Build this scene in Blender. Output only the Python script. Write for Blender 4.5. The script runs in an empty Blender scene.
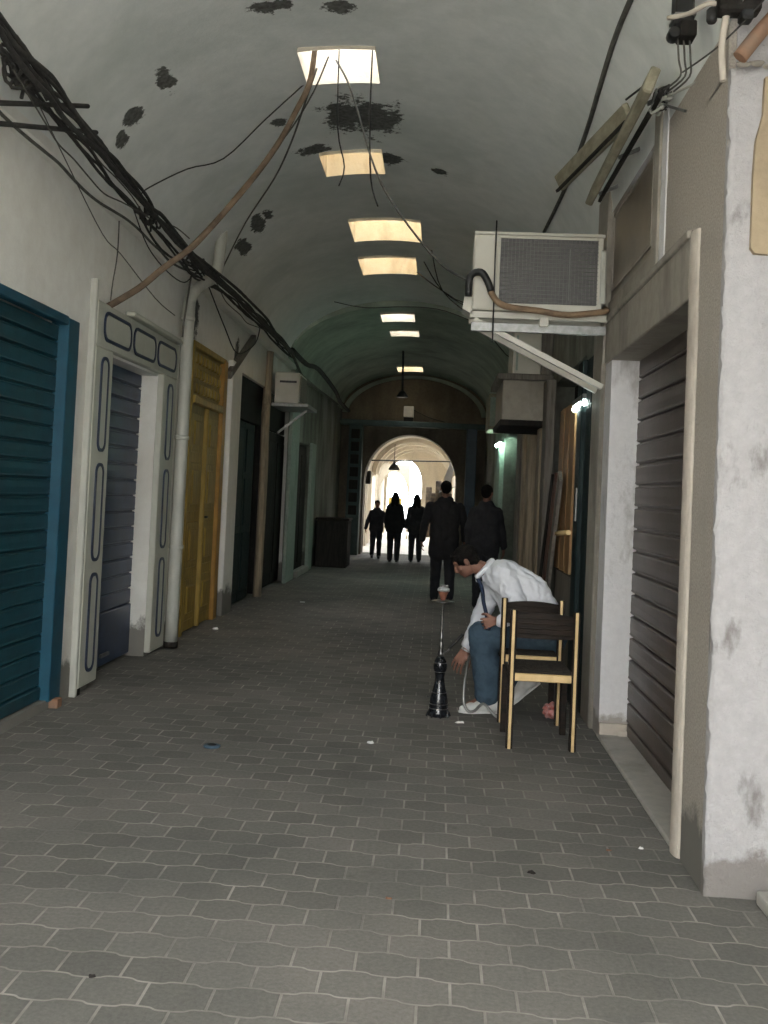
import bpy, bmesh, math, random
import numpy as np
from mathutils import Vector, Matrix, noise
random.seed(7)
SC = bpy.context.scene
COL = SC.collection
PI = math.pi

# ------------------------------------------------------------------ materials
MATS = {}
def new_mat(name):
    m = bpy.data.materials.new(name); m.use_nodes = True
    nt = m.node_tree; b = nt.nodes['Principled BSDF']
    MATS[name] = m
    return m, nt, b
def N(nt, t, **kw):
    n = nt.nodes.new(t)
    for k, v in kw.items():
        if k.startswith('_'): setattr(n, k[1:], v)
        else: n.inputs[k.replace('__', ' ')].default_value = v
    return n
def rgba(c): return (c[0], c[1], c[2], 1)
def ramp(nt, src, stops):
    r = nt.nodes.new('ShaderNodeValToRGB')
    e = r.color_ramp.elements
    while len(e) > 1: e.remove(e[-1])
    for i, (p, c) in enumerate(stops):
        el = e[0] if i == 0 else e.new(p)
        el.position = p; el.color = rgba(c) if len(c) == 3 else c
    nt.links.new(src, r.inputs['Fac'])
    return r
def mixc(nt, fac, a, b):
    m = nt.nodes.new('ShaderNodeMix'); m.data_type = 'RGBA'
    for s, v in ((0, fac), (6, a), (7, b)):
        if hasattr(v, 'links') or hasattr(v, 'is_output'): nt.links.new(v, m.inputs[s])
        elif s == 0: m.inputs[s].default_value = v
        else: m.inputs[s].default_value = rgba(v)
    return m.outputs[2]
def bump(nt, b, h, strength, dist):
    n = N(nt, 'ShaderNodeBump', Strength=strength, Distance=dist)
    nt.links.new(h, n.inputs['Height']); nt.links.new(n.outputs[0], b.inputs['Normal'])
def coord(nt): return nt.nodes.new('ShaderNodeTexCoord').outputs['Object']
def noise_n(nt, co, scale, detail=5, rough=.6):
    n = N(nt, 'ShaderNodeTexNoise', Scale=scale, Detail=detail, Roughness=rough)
    nt.links.new(co, n.inputs['Vector']); return n.outputs['Fac']
def pm(name, c1, c2=None, scale=6, rough=.7, bmp=0, bscale=30, metal=0, lo=.35, hi=.65, stretch=None, spec=.5, bdist=.01):
    m, nt, b = new_mat(name)
    b.inputs['Roughness'].default_value = rough; b.inputs['Metallic'].default_value = metal
    b.inputs['Specular IOR Level'].default_value = spec
    co = coord(nt)
    if stretch:
        mp = nt.nodes.new('ShaderNodeMapping'); mp.inputs['Scale'].default_value = stretch
        nt.links.new(co, mp.inputs[0]); co = mp.outputs[0]
    c2 = c2 or tuple(x*.8 for x in c1)
    f = noise_n(nt, co, scale)
    r = ramp(nt, f, [(lo, c2), (hi, c1)])
    nt.links.new(r.outputs[0], b.inputs['Base Color'])
    if bmp: bump(nt, b, noise_n(nt, co, bscale, 6), bmp, bdist)
    return m
def emit(name, c, s):
    m, nt, b = new_mat(name)
    b.inputs['Base Color'].default_value = rgba((.8, .8, .8))
    b.inputs['Emission Color'].default_value = rgba(c); b.inputs['Emission Strength'].default_value = s
    return m
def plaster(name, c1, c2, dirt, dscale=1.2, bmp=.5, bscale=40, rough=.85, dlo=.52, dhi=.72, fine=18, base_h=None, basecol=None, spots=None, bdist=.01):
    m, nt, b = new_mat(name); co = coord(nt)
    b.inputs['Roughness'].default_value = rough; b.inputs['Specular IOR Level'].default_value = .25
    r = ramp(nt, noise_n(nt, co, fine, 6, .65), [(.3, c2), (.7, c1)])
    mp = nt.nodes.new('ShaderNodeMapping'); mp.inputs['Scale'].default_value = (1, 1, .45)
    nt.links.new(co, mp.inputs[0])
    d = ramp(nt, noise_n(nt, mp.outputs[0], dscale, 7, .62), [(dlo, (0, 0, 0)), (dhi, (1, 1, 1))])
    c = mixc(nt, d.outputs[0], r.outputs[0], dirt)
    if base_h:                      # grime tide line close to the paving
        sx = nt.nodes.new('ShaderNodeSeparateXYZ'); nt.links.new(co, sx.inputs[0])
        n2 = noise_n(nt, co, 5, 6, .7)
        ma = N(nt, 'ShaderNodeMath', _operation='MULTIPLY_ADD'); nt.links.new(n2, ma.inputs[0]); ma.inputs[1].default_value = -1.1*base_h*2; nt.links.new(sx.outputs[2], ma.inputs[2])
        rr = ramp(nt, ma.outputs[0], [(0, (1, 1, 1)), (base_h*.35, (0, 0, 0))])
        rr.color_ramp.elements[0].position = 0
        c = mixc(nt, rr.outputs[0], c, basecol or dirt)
    if spots:                       # flaked patches where the lime wash has come away
        n3 = N(nt, 'ShaderNodeTexNoise', Scale=5, Detail=6, Roughness=.75); nt.links.new(co, n3.inputs['Vector'])
        acc = None
        for (cx, cy, rx, ry, rot, *k) in spots:
            mp = nt.nodes.new('ShaderNodeMapping'); mp.vector_type = 'TEXTURE'
            ax = k[0] if k else 'xy'
            mp.inputs['Location'].default_value = (cx, cy, 0)
            mp.inputs['Rotation'].default_value = (0, 0, rot); mp.inputs['Scale'].default_value = (rx, ry, 1)
            s = nt.nodes.new('ShaderNodeSeparateXYZ'); nt.links.new(co, s.inputs[0])
            cb = nt.nodes.new('ShaderNodeCombineXYZ')
            nt.links.new(s.outputs[0 if ax == 'xy' else 1], cb.inputs[0]); nt.links.new(s.outputs[1 if ax == 'xy' else 2], cb.inputs[1])
            nt.links.new(cb.outputs[0], mp.inputs[0])
            ln = N(nt, 'ShaderNodeVectorMath', _operation='LENGTH'); nt.links.new(mp.outputs[0], ln.inputs[0])
            if acc is None: acc = ln.outputs['Value']
            else:
                mn = N(nt, 'ShaderNodeMath', _operation='MINIMUM'); nt.links.new(acc, mn.inputs[0]); nt.links.new(ln.outputs['Value'], mn.inputs[1]); acc = mn.outputs[0]
        ma = N(nt, 'ShaderNodeMath', _operation='MULTIPLY_ADD'); nt.links.new(n3.outputs['Fac'], ma.inputs[0]); ma.inputs[1].default_value = 3.2; nt.links.new(acc, ma.inputs[2])
        rr = ramp(nt, ma.outputs[0], [(0, (1, 1, 1)), (1, (0, 0, 0))])
        mr = N(nt, 'ShaderNodeMapRange'); nt.links.new(ma.outputs[0], mr.inputs['Value'])
        mr.inputs['From Min'].default_value = 2.35; mr.inputs['From Max'].default_value = 2.5; mr.inputs['To Min'].default_value = 1; mr.inputs['To Max'].default_value = 0
        pc = ramp(nt, noise_n(nt, co, 30, 4), [(.35, (.085, .085, .078)), (.7, (.17, .17, .16))])
        c = mixc(nt, mr.outputs[0], c, pc.outputs[0])
    nt.links.new(c, b.inputs['Base Color'])
    bump(nt, b, noise_n(nt, co, bscale, 8, .7), bmp, bdist)
    return m

def floor_mat():
    m, nt, b = new_mat('paving'); co = coord(nt)
    sx = nt.nodes.new('ShaderNodeSeparateXYZ'); nt.links.new(co, sx.inputs[0])
    W, Hh, A = .20, .15, .008
    def M(op, a, bb=None):
        n = nt.nodes.new('ShaderNodeMath'); n.operation = op
        for i, v in enumerate((a, bb)):
            if v is None: continue
            if isinstance(v, (int, float)): n.inputs[i].default_value = v
            else: nt.links.new(v, n.inputs[i])
        return n.outputs[0]
    x, y = sx.outputs[0], sx.outputs[1]
    wx = noise_n(nt, co, .9, 2); wy = M('MULTIPLY', M('SUBTRACT', wx, .5), .10)
    y = M('ADD', y, wy); y = M('ADD', y, M('MULTIPLY', x, .03))
    cx = M('COSINE', M('MULTIPLY', x, 2*PI/W)); 
    # flatten the wave into the stepped edge of interlocking pavers
    cx = M('MULTIPLY', M('ARCTANGENT', M('MULTIPLY', cx, 4.)), 1/1.3)
    cy = M('COSINE', M('MULTIPLY', y, PI/Hh))
    y2 = M('ADD', y, M('MULTIPLY', M('MULTIPLY', cx, cy), A))
    cb = nt.nodes.new('ShaderNodeCombineXYZ'); nt.links.new(M('ADD', x, 100*W), cb.inputs[0]); nt.links.new(M('ADD', y2, 100*Hh), cb.inputs[1])
    br = N(nt, 'ShaderNodeTexBrick'); br.offset = .5; br.offset_frequency = 2
    for k, v in (('Scale', 1), ('Mortar Size', .0055), ('Mortar Smooth', .35), ('Bias', 0), ('Brick Width', W), ('Row Height', Hh)): br.inputs[k].default_value = v
    br.inputs['Color1'].default_value = rgba((.1, .1, .1)); br.inputs['Color2'].default_value = rgba((.9, .9, .9)); br.inputs['Mortar'].default_value = rgba((.5, .5, .5))
    nt.links.new(cb.outputs[0], br.inputs['Vector'])
    tone = ramp(nt, br.outputs['Color'], [(.0, (.150, .144, .134)), (.5, (.176, .169, .158)), (1, (.205, .193, .180))])
    big = ramp(nt, noise_n(nt, co, .55, 5, .6), [(.35, (.72, .74, .72)), (.65, (1.12, 1.1, 1.05))])
    ml = nt.nodes.new('ShaderNodeMix'); ml.data_type = 'RGBA'; ml.blend_type = 'MULTIPLY'; ml.inputs[0].default_value = 1
    nt.links.new(tone.outputs[0], ml.inputs[6]); nt.links.new(big.outputs[0], ml.inputs[7])
    fine = ramp(nt, noise_n(nt, co, 60, 6, .7), [(.3, (.8, .8, .8)), (.7, (1.15, 1.15, 1.15))])
    m2 = nt.nodes.new('ShaderNodeMix'); m2.data_type = 'RGBA'; m2.blend_type = 'MULTIPLY'; m2.inputs[0].default_value = 1
    nt.links.new(ml.outputs[2], m2.inputs[6]); nt.links.new(fine.outputs[0], m2.inputs[7])
    # joints filled with pale sand, missing in places
    jn = ramp(nt, noise_n(nt, co, 2.2, 5, .7), [(.38, (.2, .2, .2)), (.62, (.95, .95, .95))])
    jm = M('MULTIPLY', br.outputs['Fac'], jn.outputs[0])
    sand = ramp(nt, noise_n(nt, co, 3, 4), [(.35, (.25, .235, .205)), (.65, (.40, .375, .33))])
    c = mixc(nt, jm, m2.outputs[2], sand.outputs[0])
    st = ramp(nt, noise_n(nt, co, 1.7, 8, .75), [(.62, (0, 0, 0)), (.72, (.55, .55, .55))])
    c = mixc(nt, st.outputs[0], c, (.07, .066, .055))
    nt.links.new(c, b.inputs['Base Color'])
    b.inputs['Roughness'].default_value = .85; b.inputs['Specular IOR Level'].default_value = .18
    h = M('ADD', M('MULTIPLY', br.outputs['Fac'], -.6), M('MULTIPLY', noise_n(nt, co, 80, 6), .5))
    bump(nt, b, h, .55, .006)
    return m

VS = [(-.72, 7.76, 0.338, 0.420, 0), (-1.9, 6.39, 0.058, 0.238, 0), (-2.16, 6.53, 0.058, 0.168, 0), (-2.26, 6.66, 0.039, 0.112, 0), (-1.92, 9.87, 0.078, 0.308, .1), (-1.80, 9.74, 0.052, 0.168, 0),
      (-2.12, 10.24, 0.065, 0.280, 0), (-1.12, 5.92, 0.143, 0.098, 0), (-.72, 5.97, 0.117, 0.084, 0), (-1.2, 8.44, 0.169, 0.126, 0), (-.55, 8.75, 0.143, 0.182, 0), (-1.36, 7.67, 0.065, 0.084, 0), (-.11, 8.89, 0.091, 0.084, 0), (-.45, 10.89, 0.078, 0.140, 0)]
M_vault = plaster('vault_plaster', (.86, .87, .85), (.76, .78, .76), (.56, .60, .57), dscale=.9, bmp=.35, bscale=25, fine=7, spots=VS, dlo=.45, dhi=.8)
M_vault2 = plaster('vault_plaster_green', (.48, .55, .46), (.36, .42, .35), (.20, .23, .19), dscale=1.2, bmp=.35, bscale=25, fine=7, dlo=.4, dhi=.75)
M_walll = plaster('wall_plaster', (.84, .83, .79), (.76, .74, .70), (.62, .58, .51), dscale=1.1, base_h=.22, basecol=(.22, .21, .19), fine=9, dlo=.5, dhi=.8,
                  spots=[(9.7, 3.2, .16, .3, 0, 'yz'), (11.8, 3.0, .2, .25, 0, 'yz')])
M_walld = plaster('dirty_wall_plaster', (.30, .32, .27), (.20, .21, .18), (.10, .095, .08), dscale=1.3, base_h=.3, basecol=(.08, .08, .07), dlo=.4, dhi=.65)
M_tymp = plaster('ochre_plaster', (.22, .18, .13), (.14, .12, .09), (.07, .06, .05), dscale=1.5, dlo=.4, dhi=.7)
M_white = plaster('white_lime_wash', (.74, .725, .73), (.66, .645, .65), (.45, .43, .42), dscale=5, fine=25, bmp=.8, bscale=18, dlo=.585, dhi=.70, base_h=.12, basecol=(.38, .35, .32), bdist=.012)
M_pier = plaster('worn_dimmed_lime_wash', (.47, .455, .455), (.40, .385, .385), (.23, .215, .205), dscale=6, fine=25, bmp=1., bscale=16, dlo=.57, dhi=.68, base_h=.12, basecol=(.24, .22, .205), bdist=.014)  # worn copy of the white wash, darkened to offset strong light on the pier
M_rough = plaster('rough_render', (.56, .51, .44), (.34, .30, .26), (.40, .36, .31), dscale=2.5, fine=90, bmp=1., bscale=120, base_h=.2, basecol=(.20, .19, .17), bdist=.008)
M_stone = plaster('stone_facing', (.36, .33, .28), (.28, .255, .22), (.20, .18, .155), dscale=3, fine=12, bmp=.3, rough=.6)
M_stone_l = plaster('pale_stone_trim', (.55, .49, .42), (.46, .41, .35), (.30, .26, .22), dscale=2.6, fine=16, bmp=.35, rough=.6)
M_marble = plaster('threshold_marble', (.42, .40, .36), (.33, .32, .29), (.24, .23, .2), dscale=3, fine=14, bmp=.15, rough=.45)
M_cream = plaster('painted_cream', (.52, .52, .45), (.47, .47, .41), (.38, .38, .32), dscale=3, fine=10, bmp=.12, rough=.42, dlo=.58, dhi=.85)
M_shaft = plaster('shaft_plaster', (.84, .76, .60), (.76, .66, .48), (.56, .44, .28), dscale=3, fine=9, dlo=.5, dhi=.75)
M_corr = plaster('corridor_plaster', (.62, .56, .46), (.52, .46, .37), (.34, .30, .24), dscale=1.6, dlo=.5, dhi=.8)
M_floor = floor_mat()
M_navy = pm('navy_paint', (.012, .024, .062), (.008, .016, .042), rough=.45)
M_teal = pm('teal_shutter_paint', (.006, .058, .082), (.0045, .040, .058), 8, rough=.45, bmp=.1, bscale=60)
M_teal_b = pm('teal_frame_paint', (.010, .080, .130), (.008, .060, .10), 8, rough=.45)
M_blue = pm('slate_blue_shutter_paint', (.020, .044, .105), (.013, .028, .072), 6, rough=.38)
M_brown = pm('brown_shutter_paint', (.085, .062, .054), (.058, .043, .038), 7, rough=.38, bmp=.15, bscale=50)
M_steel = pm('dull_steel', (.30, .30, .29), (.20, .20, .19), 20, rough=.4, metal=.8)
M_yel = pm('yellow_door_paint', (.40, .27, .055), (.25, .17, .035), 5, rough=.5, bmp=.15, stretch=(4, 4, 1))
M_ora = pm('orange_frame_paint', (.42, .23, .045), (.30, .16, .03), 5, rough=.5)
M_dwood = pm('dark_timber', (.026, .022, .018), (.011, .010, .009), 6, spec=.2, rough=.7, bmp=.3, stretch=(6, 6, .7))
M_dgreen = pm('dark_green_timber', (.016, .032, .032), (.006, .012, .014), 9, spec=.25, rough=.6, bmp=.4, stretch=(6, 6, .8))
M_plank = pm('weathered_plank', (.36, .29, .20), (.20, .16, .11), 5, rough=.7, bmp=.4, stretch=(9, 9, .7))
M_plankg = pm('grey_plank', (.22, .20, .17), (.12, .105, .09), 5, rough=.75, bmp=.4, stretch=(9, 9, .7))
M_plankr = pm('reddish_plank', (.13, .055, .04), (.07, .03, .022), 5, rough=.6, bmp=.3, stretch=(9, 9, .7))
M_planko = pm('orange_plank', (.34, .16, .06), (.20, .13, .055), 2.5, rough=.6, bmp=.3, stretch=(3, 3, .8))
M_board = pm('olive_board', (.36, .33, .24), (.22, .20, .14), 7, rough=.6, bmp=.3, stretch=(3, .8, 3))
M_ac = pm('air_conditioner_casing', (.58, .56, .49), (.50, .48, .41), 5, rough=.4)
M_acg = pm('air_conditioner_fins', (.11, .105, .10), (.08, .078, .075), 30, rough=.5)
M_wire = pm('grille_wire', (.20, .195, .185), (.15, .145, .14), 10, rough=.5)
M_black = pm('black_rubber', (.014, .014, .014), (.008, .008, .008), 10, rough=.5)
M_cable = pm('dusty_black_cable', (.05, .048, .044), (.018, .017, .016), 14, rough=.8, bmp=.5)
M_cableg = pm('dusty_grey_cable', (.12, .115, .10), (.06, .057, .05), 14, rough=.8)
M_hose = pm('tan_pipe_lagging', (.30, .20, .12), (.18, .12, .075), 14, rough=.8, bmp=.4)
M_branch = pm('brown_flex_conduit', (.20, .14, .095), (.09, .065, .045), 9, rough=.85, bmp=.6)
M_pvc = pm('white_pvc', (.50, .50, .45), (.40, .40, .36), 4, rough=.45, stretch=(3, 3, .8))
M_rust = pm('rusty_pipe', (.32, .15, .08), (.20, .14, .10), 4, rough=.8, bmp=.4)
M_gold = pm('brass_edge', (.74, .54, .27), (.60, .42, .20), 12, rough=.45, metal=.3)
M_chair = pm('dark_walnut', (.030, .020, .014), (.012, .009, .007), 6, spec=.2, rough=.6, bmp=.3, stretch=(1, 6, 6))
M_rattan = pm('dark_rattan', (.038, .031, .024), (.014, .012, .010), 40, spec=.2, rough=.8, bmp=.6, bscale=90)
M_skin = pm('skin', (.26, .125, .085), (.19, .088, .060), 14, rough=.6)
M_hair = pm('black_hair', (.009, .007, .006), (.004, .0035, .003), 40, rough=.8, spec=.15, bmp=.8, bscale=120)
M_shirt = pm('white_cotton', (.74, .75, .79), (.68, .69, .74), 6, rough=.85, bmp=.25, bscale=18)
M_jean = pm('blue_denim', (.050, .088, .125), (.034, .062, .092), 10, rough=.85, bmp=.4, bscale=60)
M_shoe = pm('white_leather', (.72, .72, .70), (.60, .60, .58), 9, rough=.5)
M_dcoat = pm('black_coat_cloth', (.016, .015, .017), (.009, .009, .010), 8, rough=.9, bmp=.3)
M_dcoat2 = pm('charcoal_cloth', (.028, .028, .032), (.015, .015, .018), 8, rough=.9, bmp=.3)
M_dtrou = pm('dark_trouser_cloth', (.018, .019, .024), (.010, .010, .013), 8, rough=.9)
M_glassd = pm('dark_smoked_glass', (.020, .022, .026), (.006, .007, .008), 25, rough=.22, spec=.5)
M_chrome = pm('chrome', (.24, .235, .23), (.10, .095, .09), 30, rough=.32, metal=.9)
M_clay = pm('terracotta', (.24, .09, .055), (.22, .085, .05), 20, rough=.8)
M_foil = pm('crumpled_foil', (.75, .75, .75), (.5, .5, .5), 40, rough=.3, metal=.7, bmp=1, bscale=90)
M_ash = pm('grey_ash', (.30, .29, .28), (.12, .11, .11), 60, rough=.9)
M_tan = plaster('tan_render', (.42, .33, .22), (.34, .27, .18), (.28, .22, .15), dscale=3, fine=20)
M_pglass = pm('dusty_window_glass', (.22, .18, .13), (.14, .115, .085), 3, rough=.3, spec=.5)
M_paper = pm('white_paper', (.75, .75, .72), rough=.8)
M_leafb = pm('brown_leaf', (.18, .09, .05), rough=.8)
M_redbag = pm('red_plastic_film', (.45, .08, .06), (.55, .35, .32), 26, rough=.35, bmp=.6)
M_bluep = pm('blue_plastic', (.05, .09, .13), rough=.4)
M_ground = pm('outside_paving', (.70, .68, .63), (.60, .58, .54), 3, rough=.8)
M_tube = emit('fluorescent_glow', (.80, 1., .93), 30)
M_tubes = emit('fluorescent_glow_far', (.62, 1., .80), 30)
M_greenp = plaster('pale_green_paint_and_cast', (.36, .42, .36), (.27, .32, .28), (.2, .27, .22), dscale=2)  # holds the lamps' green cast on the pillar as colour; also plain paint
M_blued = pm('dull_blue_paint', (.03, .065, .11), (.02, .04, .07), 5, rough=.5)
M_teald = pm('dull_teal_timber', (.05, .085, .08), (.03, .055, .05), 5, rough=.6)
M_curt = pm('striped_rug_cloth', (.22, .17, .12), (.06, .05, .045), 8, rough=.9)
M_yellowp = pm('yellow_panel_paint', (.62, .46, .10), rough=.6)

# ------------------------------------------------------------------ objects
def tag(o, label=None, cat=None, group=None, kind=None):
    if label: o['label'] = label
    if cat: o['category'] = cat
    if group: o['group'] = group
    if kind: o['kind'] = kind
    return o
def thing(name, label, cat, loc=(0, 0, 0), rz=0, group=None):
    o = bpy.data.objects.new(name, None); COL.objects.link(o)
    o.location = loc; o.rotation_euler = (0, 0, rz); o.empty_display_size = .1
    o['wloc'] = list(loc)
    return tag(o, label, cat, group)
def wloc(p):
    v = Vector((0, 0, 0))
    while p is not None: v += Vector(p.location); p = p.parent
    return v
class MB:
    """collects shapes, then links them as ONE mesh object"""
    def __init__(s): s.bm = bmesh.new()
    def box(s, x0, x1, y0, y1, z0, z1, bev=0, seg=1):
        r = bmesh.ops.create_cube(s.bm, size=1)
        M = Matrix.Translation(((x0+x1)/2, (y0+y1)/2, (z0+z1)/2)) @ Matrix.Diagonal((abs(x1-x0), abs(y1-y0), abs(z1-z0), 1))
        bmesh.ops.transform(s.bm, matrix=M, verts=r['verts'])
        if bev:
            es = list({e for v in r['verts'] for e in v.link_edges})
            bmesh.ops.bevel(s.bm, geom=es, offset=bev, segments=seg, affect='EDGES', profile=.5)
        return s
    def beam(s, p0, p1, w, h, up=(0, 0, 1), bev=0):
        p0, p1 = Vector(p0), Vector(p1); d = p1-p0; L = d.length; d.normalize()
        u = Vector(up); sd = d.cross(u).normalized(); u = sd.cross(d).normalized()
        r = bmesh.ops.create_cube(s.bm, size=1)
        M = Matrix.Translation((p0+p1)/2) @ Matrix((sd, d, u)).transposed().to_4x4() @ Matrix.Diagonal((w, L, h, 1))
        bmesh.ops.transform(s.bm, matrix=M, verts=r['verts'])
        if bev:
            es = list({e for v in r['verts'] for e in v.link_edges})
            bmesh.ops.bevel(s.bm, geom=es, offset=bev, segments=1, affect='EDGES')
        return s
    def tube(s, pts, r, seg=8, cap=True, smooth=1):
        pts = [Vector(p) for p in pts]
        if smooth and len(pts) > 2:
            q = []
            for i in range(len(pts)-1):
                p0 = pts[max(i-1, 0)]; p1 = pts[i]; p2 = pts[i+1]; p3 = pts[min(i+2, len(pts)-1)]
                k = 4*smooth
                for j in range(k):
                    t = j/k
                    q.append(.5*((2*p1)+(p2-p0)*t+(2*p0-5*p1+4*p2-p3)*t*t+(3*p1-p0-3*p2+p3)*t**3))
            q.append(pts[-1]); 
            pts = q
        n = len(pts); rings = []
        up = Vector((0, 0, 1))
        for i, p in enumerate(pts):
            d = (pts[min(i+1, n-1)]-pts[max(i-1, 0)]).normalized()
            if abs(d.dot(up)) > .97: up = Vector((0, 1, 0)) if abs(d.y) < .9 else Vector((1, 0, 0))
            a = d.cross(up).normalized(); b = d.cross(a).normalized(); up = -b if False else a.cross(d).normalized()
            rr = r(i/(n-1)) if callable(r) else r
            rings.append([s.bm.verts.new(p+rr*(math.cos(2*PI*k/seg)*a+math.sin(2*PI*k/seg)*b)) for k in range(seg)])
        for A, B in zip(rings, rings[1:]):
            for k in range(seg):
                f = s.bm.faces.new((A[k], A[(k+1) % seg], B[(k+1) % seg], B[k])); f.smooth = True
        if cap: s.bm.faces.new(rings[0][::-1]); s.bm.faces.new(rings[-1])
        return s
    def lathe(s, prof, c=(0, 0, 0), seg=20, axis='z'):
        rings = []
        for r, z in prof:
            ring = []
            for k in range(seg):
                a = 2*PI*k/seg; x, y = r*math.cos(a), r*math.sin(a)
                p = (x, y, z) if axis == 'z' else ((z, x, y) if axis == 'x' else (x, z, y))
                ring.append(s.bm.verts.new(Vector(c)+Vector(p)))
            rings.append(ring)
        for A, B in zip(rings, rings[1:]):
            for k in range(seg):
                f = s.bm.faces.new((A[k], A[(k+1) % seg], B[(k+1) % seg], B[k])); f.smooth = True
        s.bm.faces.new(rings[0][::-1]); s.bm.faces.new(rings[-1])
        return s
    def poly(s, pts):
        s.bm.faces.new([s.bm.verts.new(p) for p in pts]); return s
    def prism(s, pts, vec):
        a = [s.bm.verts.new(p) for p in pts]; b = [s.bm.verts.new(Vector(p)+Vector(vec)) for p in pts]
        s.bm.faces.new(a[::-1]); s.bm.faces.new(b)
        n = len(a)
        for i in range(n): s.bm.faces.new((a[i], a[(i+1) % n], b[(i+1) % n], b[i]))
        return s
    def build(s, name, m, parent=None, label=None, cat=None, group=None, kind=None, local=False, smooth=False, base=True):
        bmesh.ops.recalc_face_normals(s.bm, faces=s.bm.faces)
        me = bpy.data.meshes.new(name)
        o = bpy.data.objects.new(name, me); COL.objects.link(o)
        if parent is not None:
            o.parent = parent
            off = wloc(parent) if not local else Vector((0, 0, 0))
            bmesh.ops.translate(s.bm, verts=s.bm.verts, vec=-off)
        elif base:
            xs = [v.co for v in s.bm.verts]
            c = Vector(((min(v.x for v in xs)+max(v.x for v in xs))/2, (min(v.y for v in xs)+max(v.y for v in xs))/2, min(v.z for v in xs)))
            bmesh.ops.translate(s.bm, verts=s.bm.verts, vec=-c); o.location = c
        if smooth:
            for f in s.bm.faces: f.smooth = True
        s.bm.to_mesh(me); s.bm.free(); me.materials.append(m)
        return tag(o, label, cat, group, kind)
def struct(mb, name, m): return mb.build(name, m, kind='structure', base=False)
def copy_tree(o, parent=None):
    c = o.copy(); COL.objects.link(c); c.parent = parent
    for ch in list(o.children): copy_tree(ch, c)
    return c

# ------------------------------------------------------------------ the alley shell
XL, XR, SPR, CX, HW = -2.39, 1.09, 3.45, -.65, 1.74
YE = 24.0
def vz(x, y):
    rise = 1.0 if y < 15.2 else .93
    e = max(-1, min(1, (x-CX)/HW))
    return SPR+rise*math.sqrt(max(0, 1-e*e))
HOLES = [(-1.06, -.54, 6.50, 7.04, .45), (-1.15, -.61, 8.50, 9.07, 1.3), (-1.09, -.31, 10.62, 11.47, 1.5), (-1.12, -.40, 12.32, 13.22, 1.5),
         (-1.04, -.50, 15.82, 16.5, .45), (-.97, -.46, 17.47, 18.05, .5), (-1.05, -.47, 22.4, 23.25, .9)]
# unseen skylights added overhead and behind to brighten the near alley
HOLES_B = [(-1.05, -.5, 4.0, 4.55, .45), (-1.05, -.5, 1.6, 2.2, .45), (-1.05, -.5, -1, -.4, .45)]
def vault(y0, y1, m, name, holes):
    ang = [CX+HW*math.sin(t) for t in np.linspace(-PI/2, PI/2, 49)]
    xs = sorted(set([round(a, 4) for a in ang]+[h[0] for h in holes]+[h[1] for h in holes]))
    ys = sorted(set([round(float(a), 4) for a in np.arange(y0, y1, .4)]+[y1]+[h[2] for h in holes]+[h[3] for h in holes]))
    mb = MB(); bm = mb.bm; vs = {}
    for i, x in enumerate(xs):
        for j, y in enumerate(ys):
            w = .014*noise.noise(Vector((x*.9, y*.9, 3)))+.006*noise.noise(Vector((x*3, y*3, 1)))
            ins = 1-abs(x-CX)/HW
            vs[i, j] = bm.verts.new((x, y, vz(x, y0+.01)+w*min(1, ins*6)))
    for i in range(len(xs)-1):
        for j in range(len(ys)-1):
            xc, yc = (xs[i]+xs[i+1])/2, (ys[j]+ys[j+1])/2
            if any(h[0] < xc < h[1] and h[2] < yc < h[3] for h in holes): continue
            f = bm.faces.new((vs[i, j], vs[i+1, j], vs[i+1, j+1], vs[i, j+1])); f.smooth = True
    me = bpy.data.meshes.new(name); bmesh.ops.recalc_face_normals(bm, faces=bm.faces)
    bm.to_mesh(me); bm.free(); me.materials.append(m)
    o = bpy.data.objects.new(name, me); COL.objects.link(o); tag(o, kind='structure'); return o
vault(-2.5, 15.2, M_vault, 'ceiling', [h for h in HOLES if h[2] < 15]+HOLES_B)
vault(15.2, YE, M_vault2, 'ceiling_far', [h for h in HOLES if h[2] > 15])
mb = MB()      # step between the two vault bays
for t0, t1 in zip(np.linspace(-PI/2, PI/2, 49), np.linspace(-PI/2, PI/2, 49)[1:]):
    xa, xb = CX+HW*math.sin(t0), CX+HW*math.sin(t1)
    mb.poly([(xa, 15.2, vz(xa, 15)+.02), (xb, 15.2, vz(xb, 15)+.02), (xb, 15.2, vz(xb, 16)-.02), (xa, 15.2, vz(xa, 16)-.02)])
struct(mb, 'ceiling_step', M_vault2)
for ih, (a, b, c, d, hh) in enumerate(HOLES+HOLES_B):      # shafts of the seen and the added skylights
    mb = MB()
    j = lambda: random.uniform(-.012, .012)
    zt = 4.46+hh
    N_ = 6
    # walls sampled so their lower rims follow the vault
    for k in range(N_):
        xa, xb = a+(b-a)*k/N_, a+(b-a)*(k+1)/N_
        for y in (c, d):
            mb.poly([(xa, y, vz(xa, y)-.03), (xb, y, vz(xb, y)-.03), (xb, y, zt), (xa, y, zt)])
    for x in (a, b):
        mb.poly([(x, c, vz(x, c)-.03), (x, d, vz(x, c)-.03), (x, d, zt), (x, c, zt)])
    struct(mb, 'ceiling_skylight_shaft', M_corr if ih in (0, 4, 5) else M_shaft)
mb = MB().box(-6, 6, -15, 60, -.3, 0); struct(mb, 'floor', M_floor)

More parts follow.
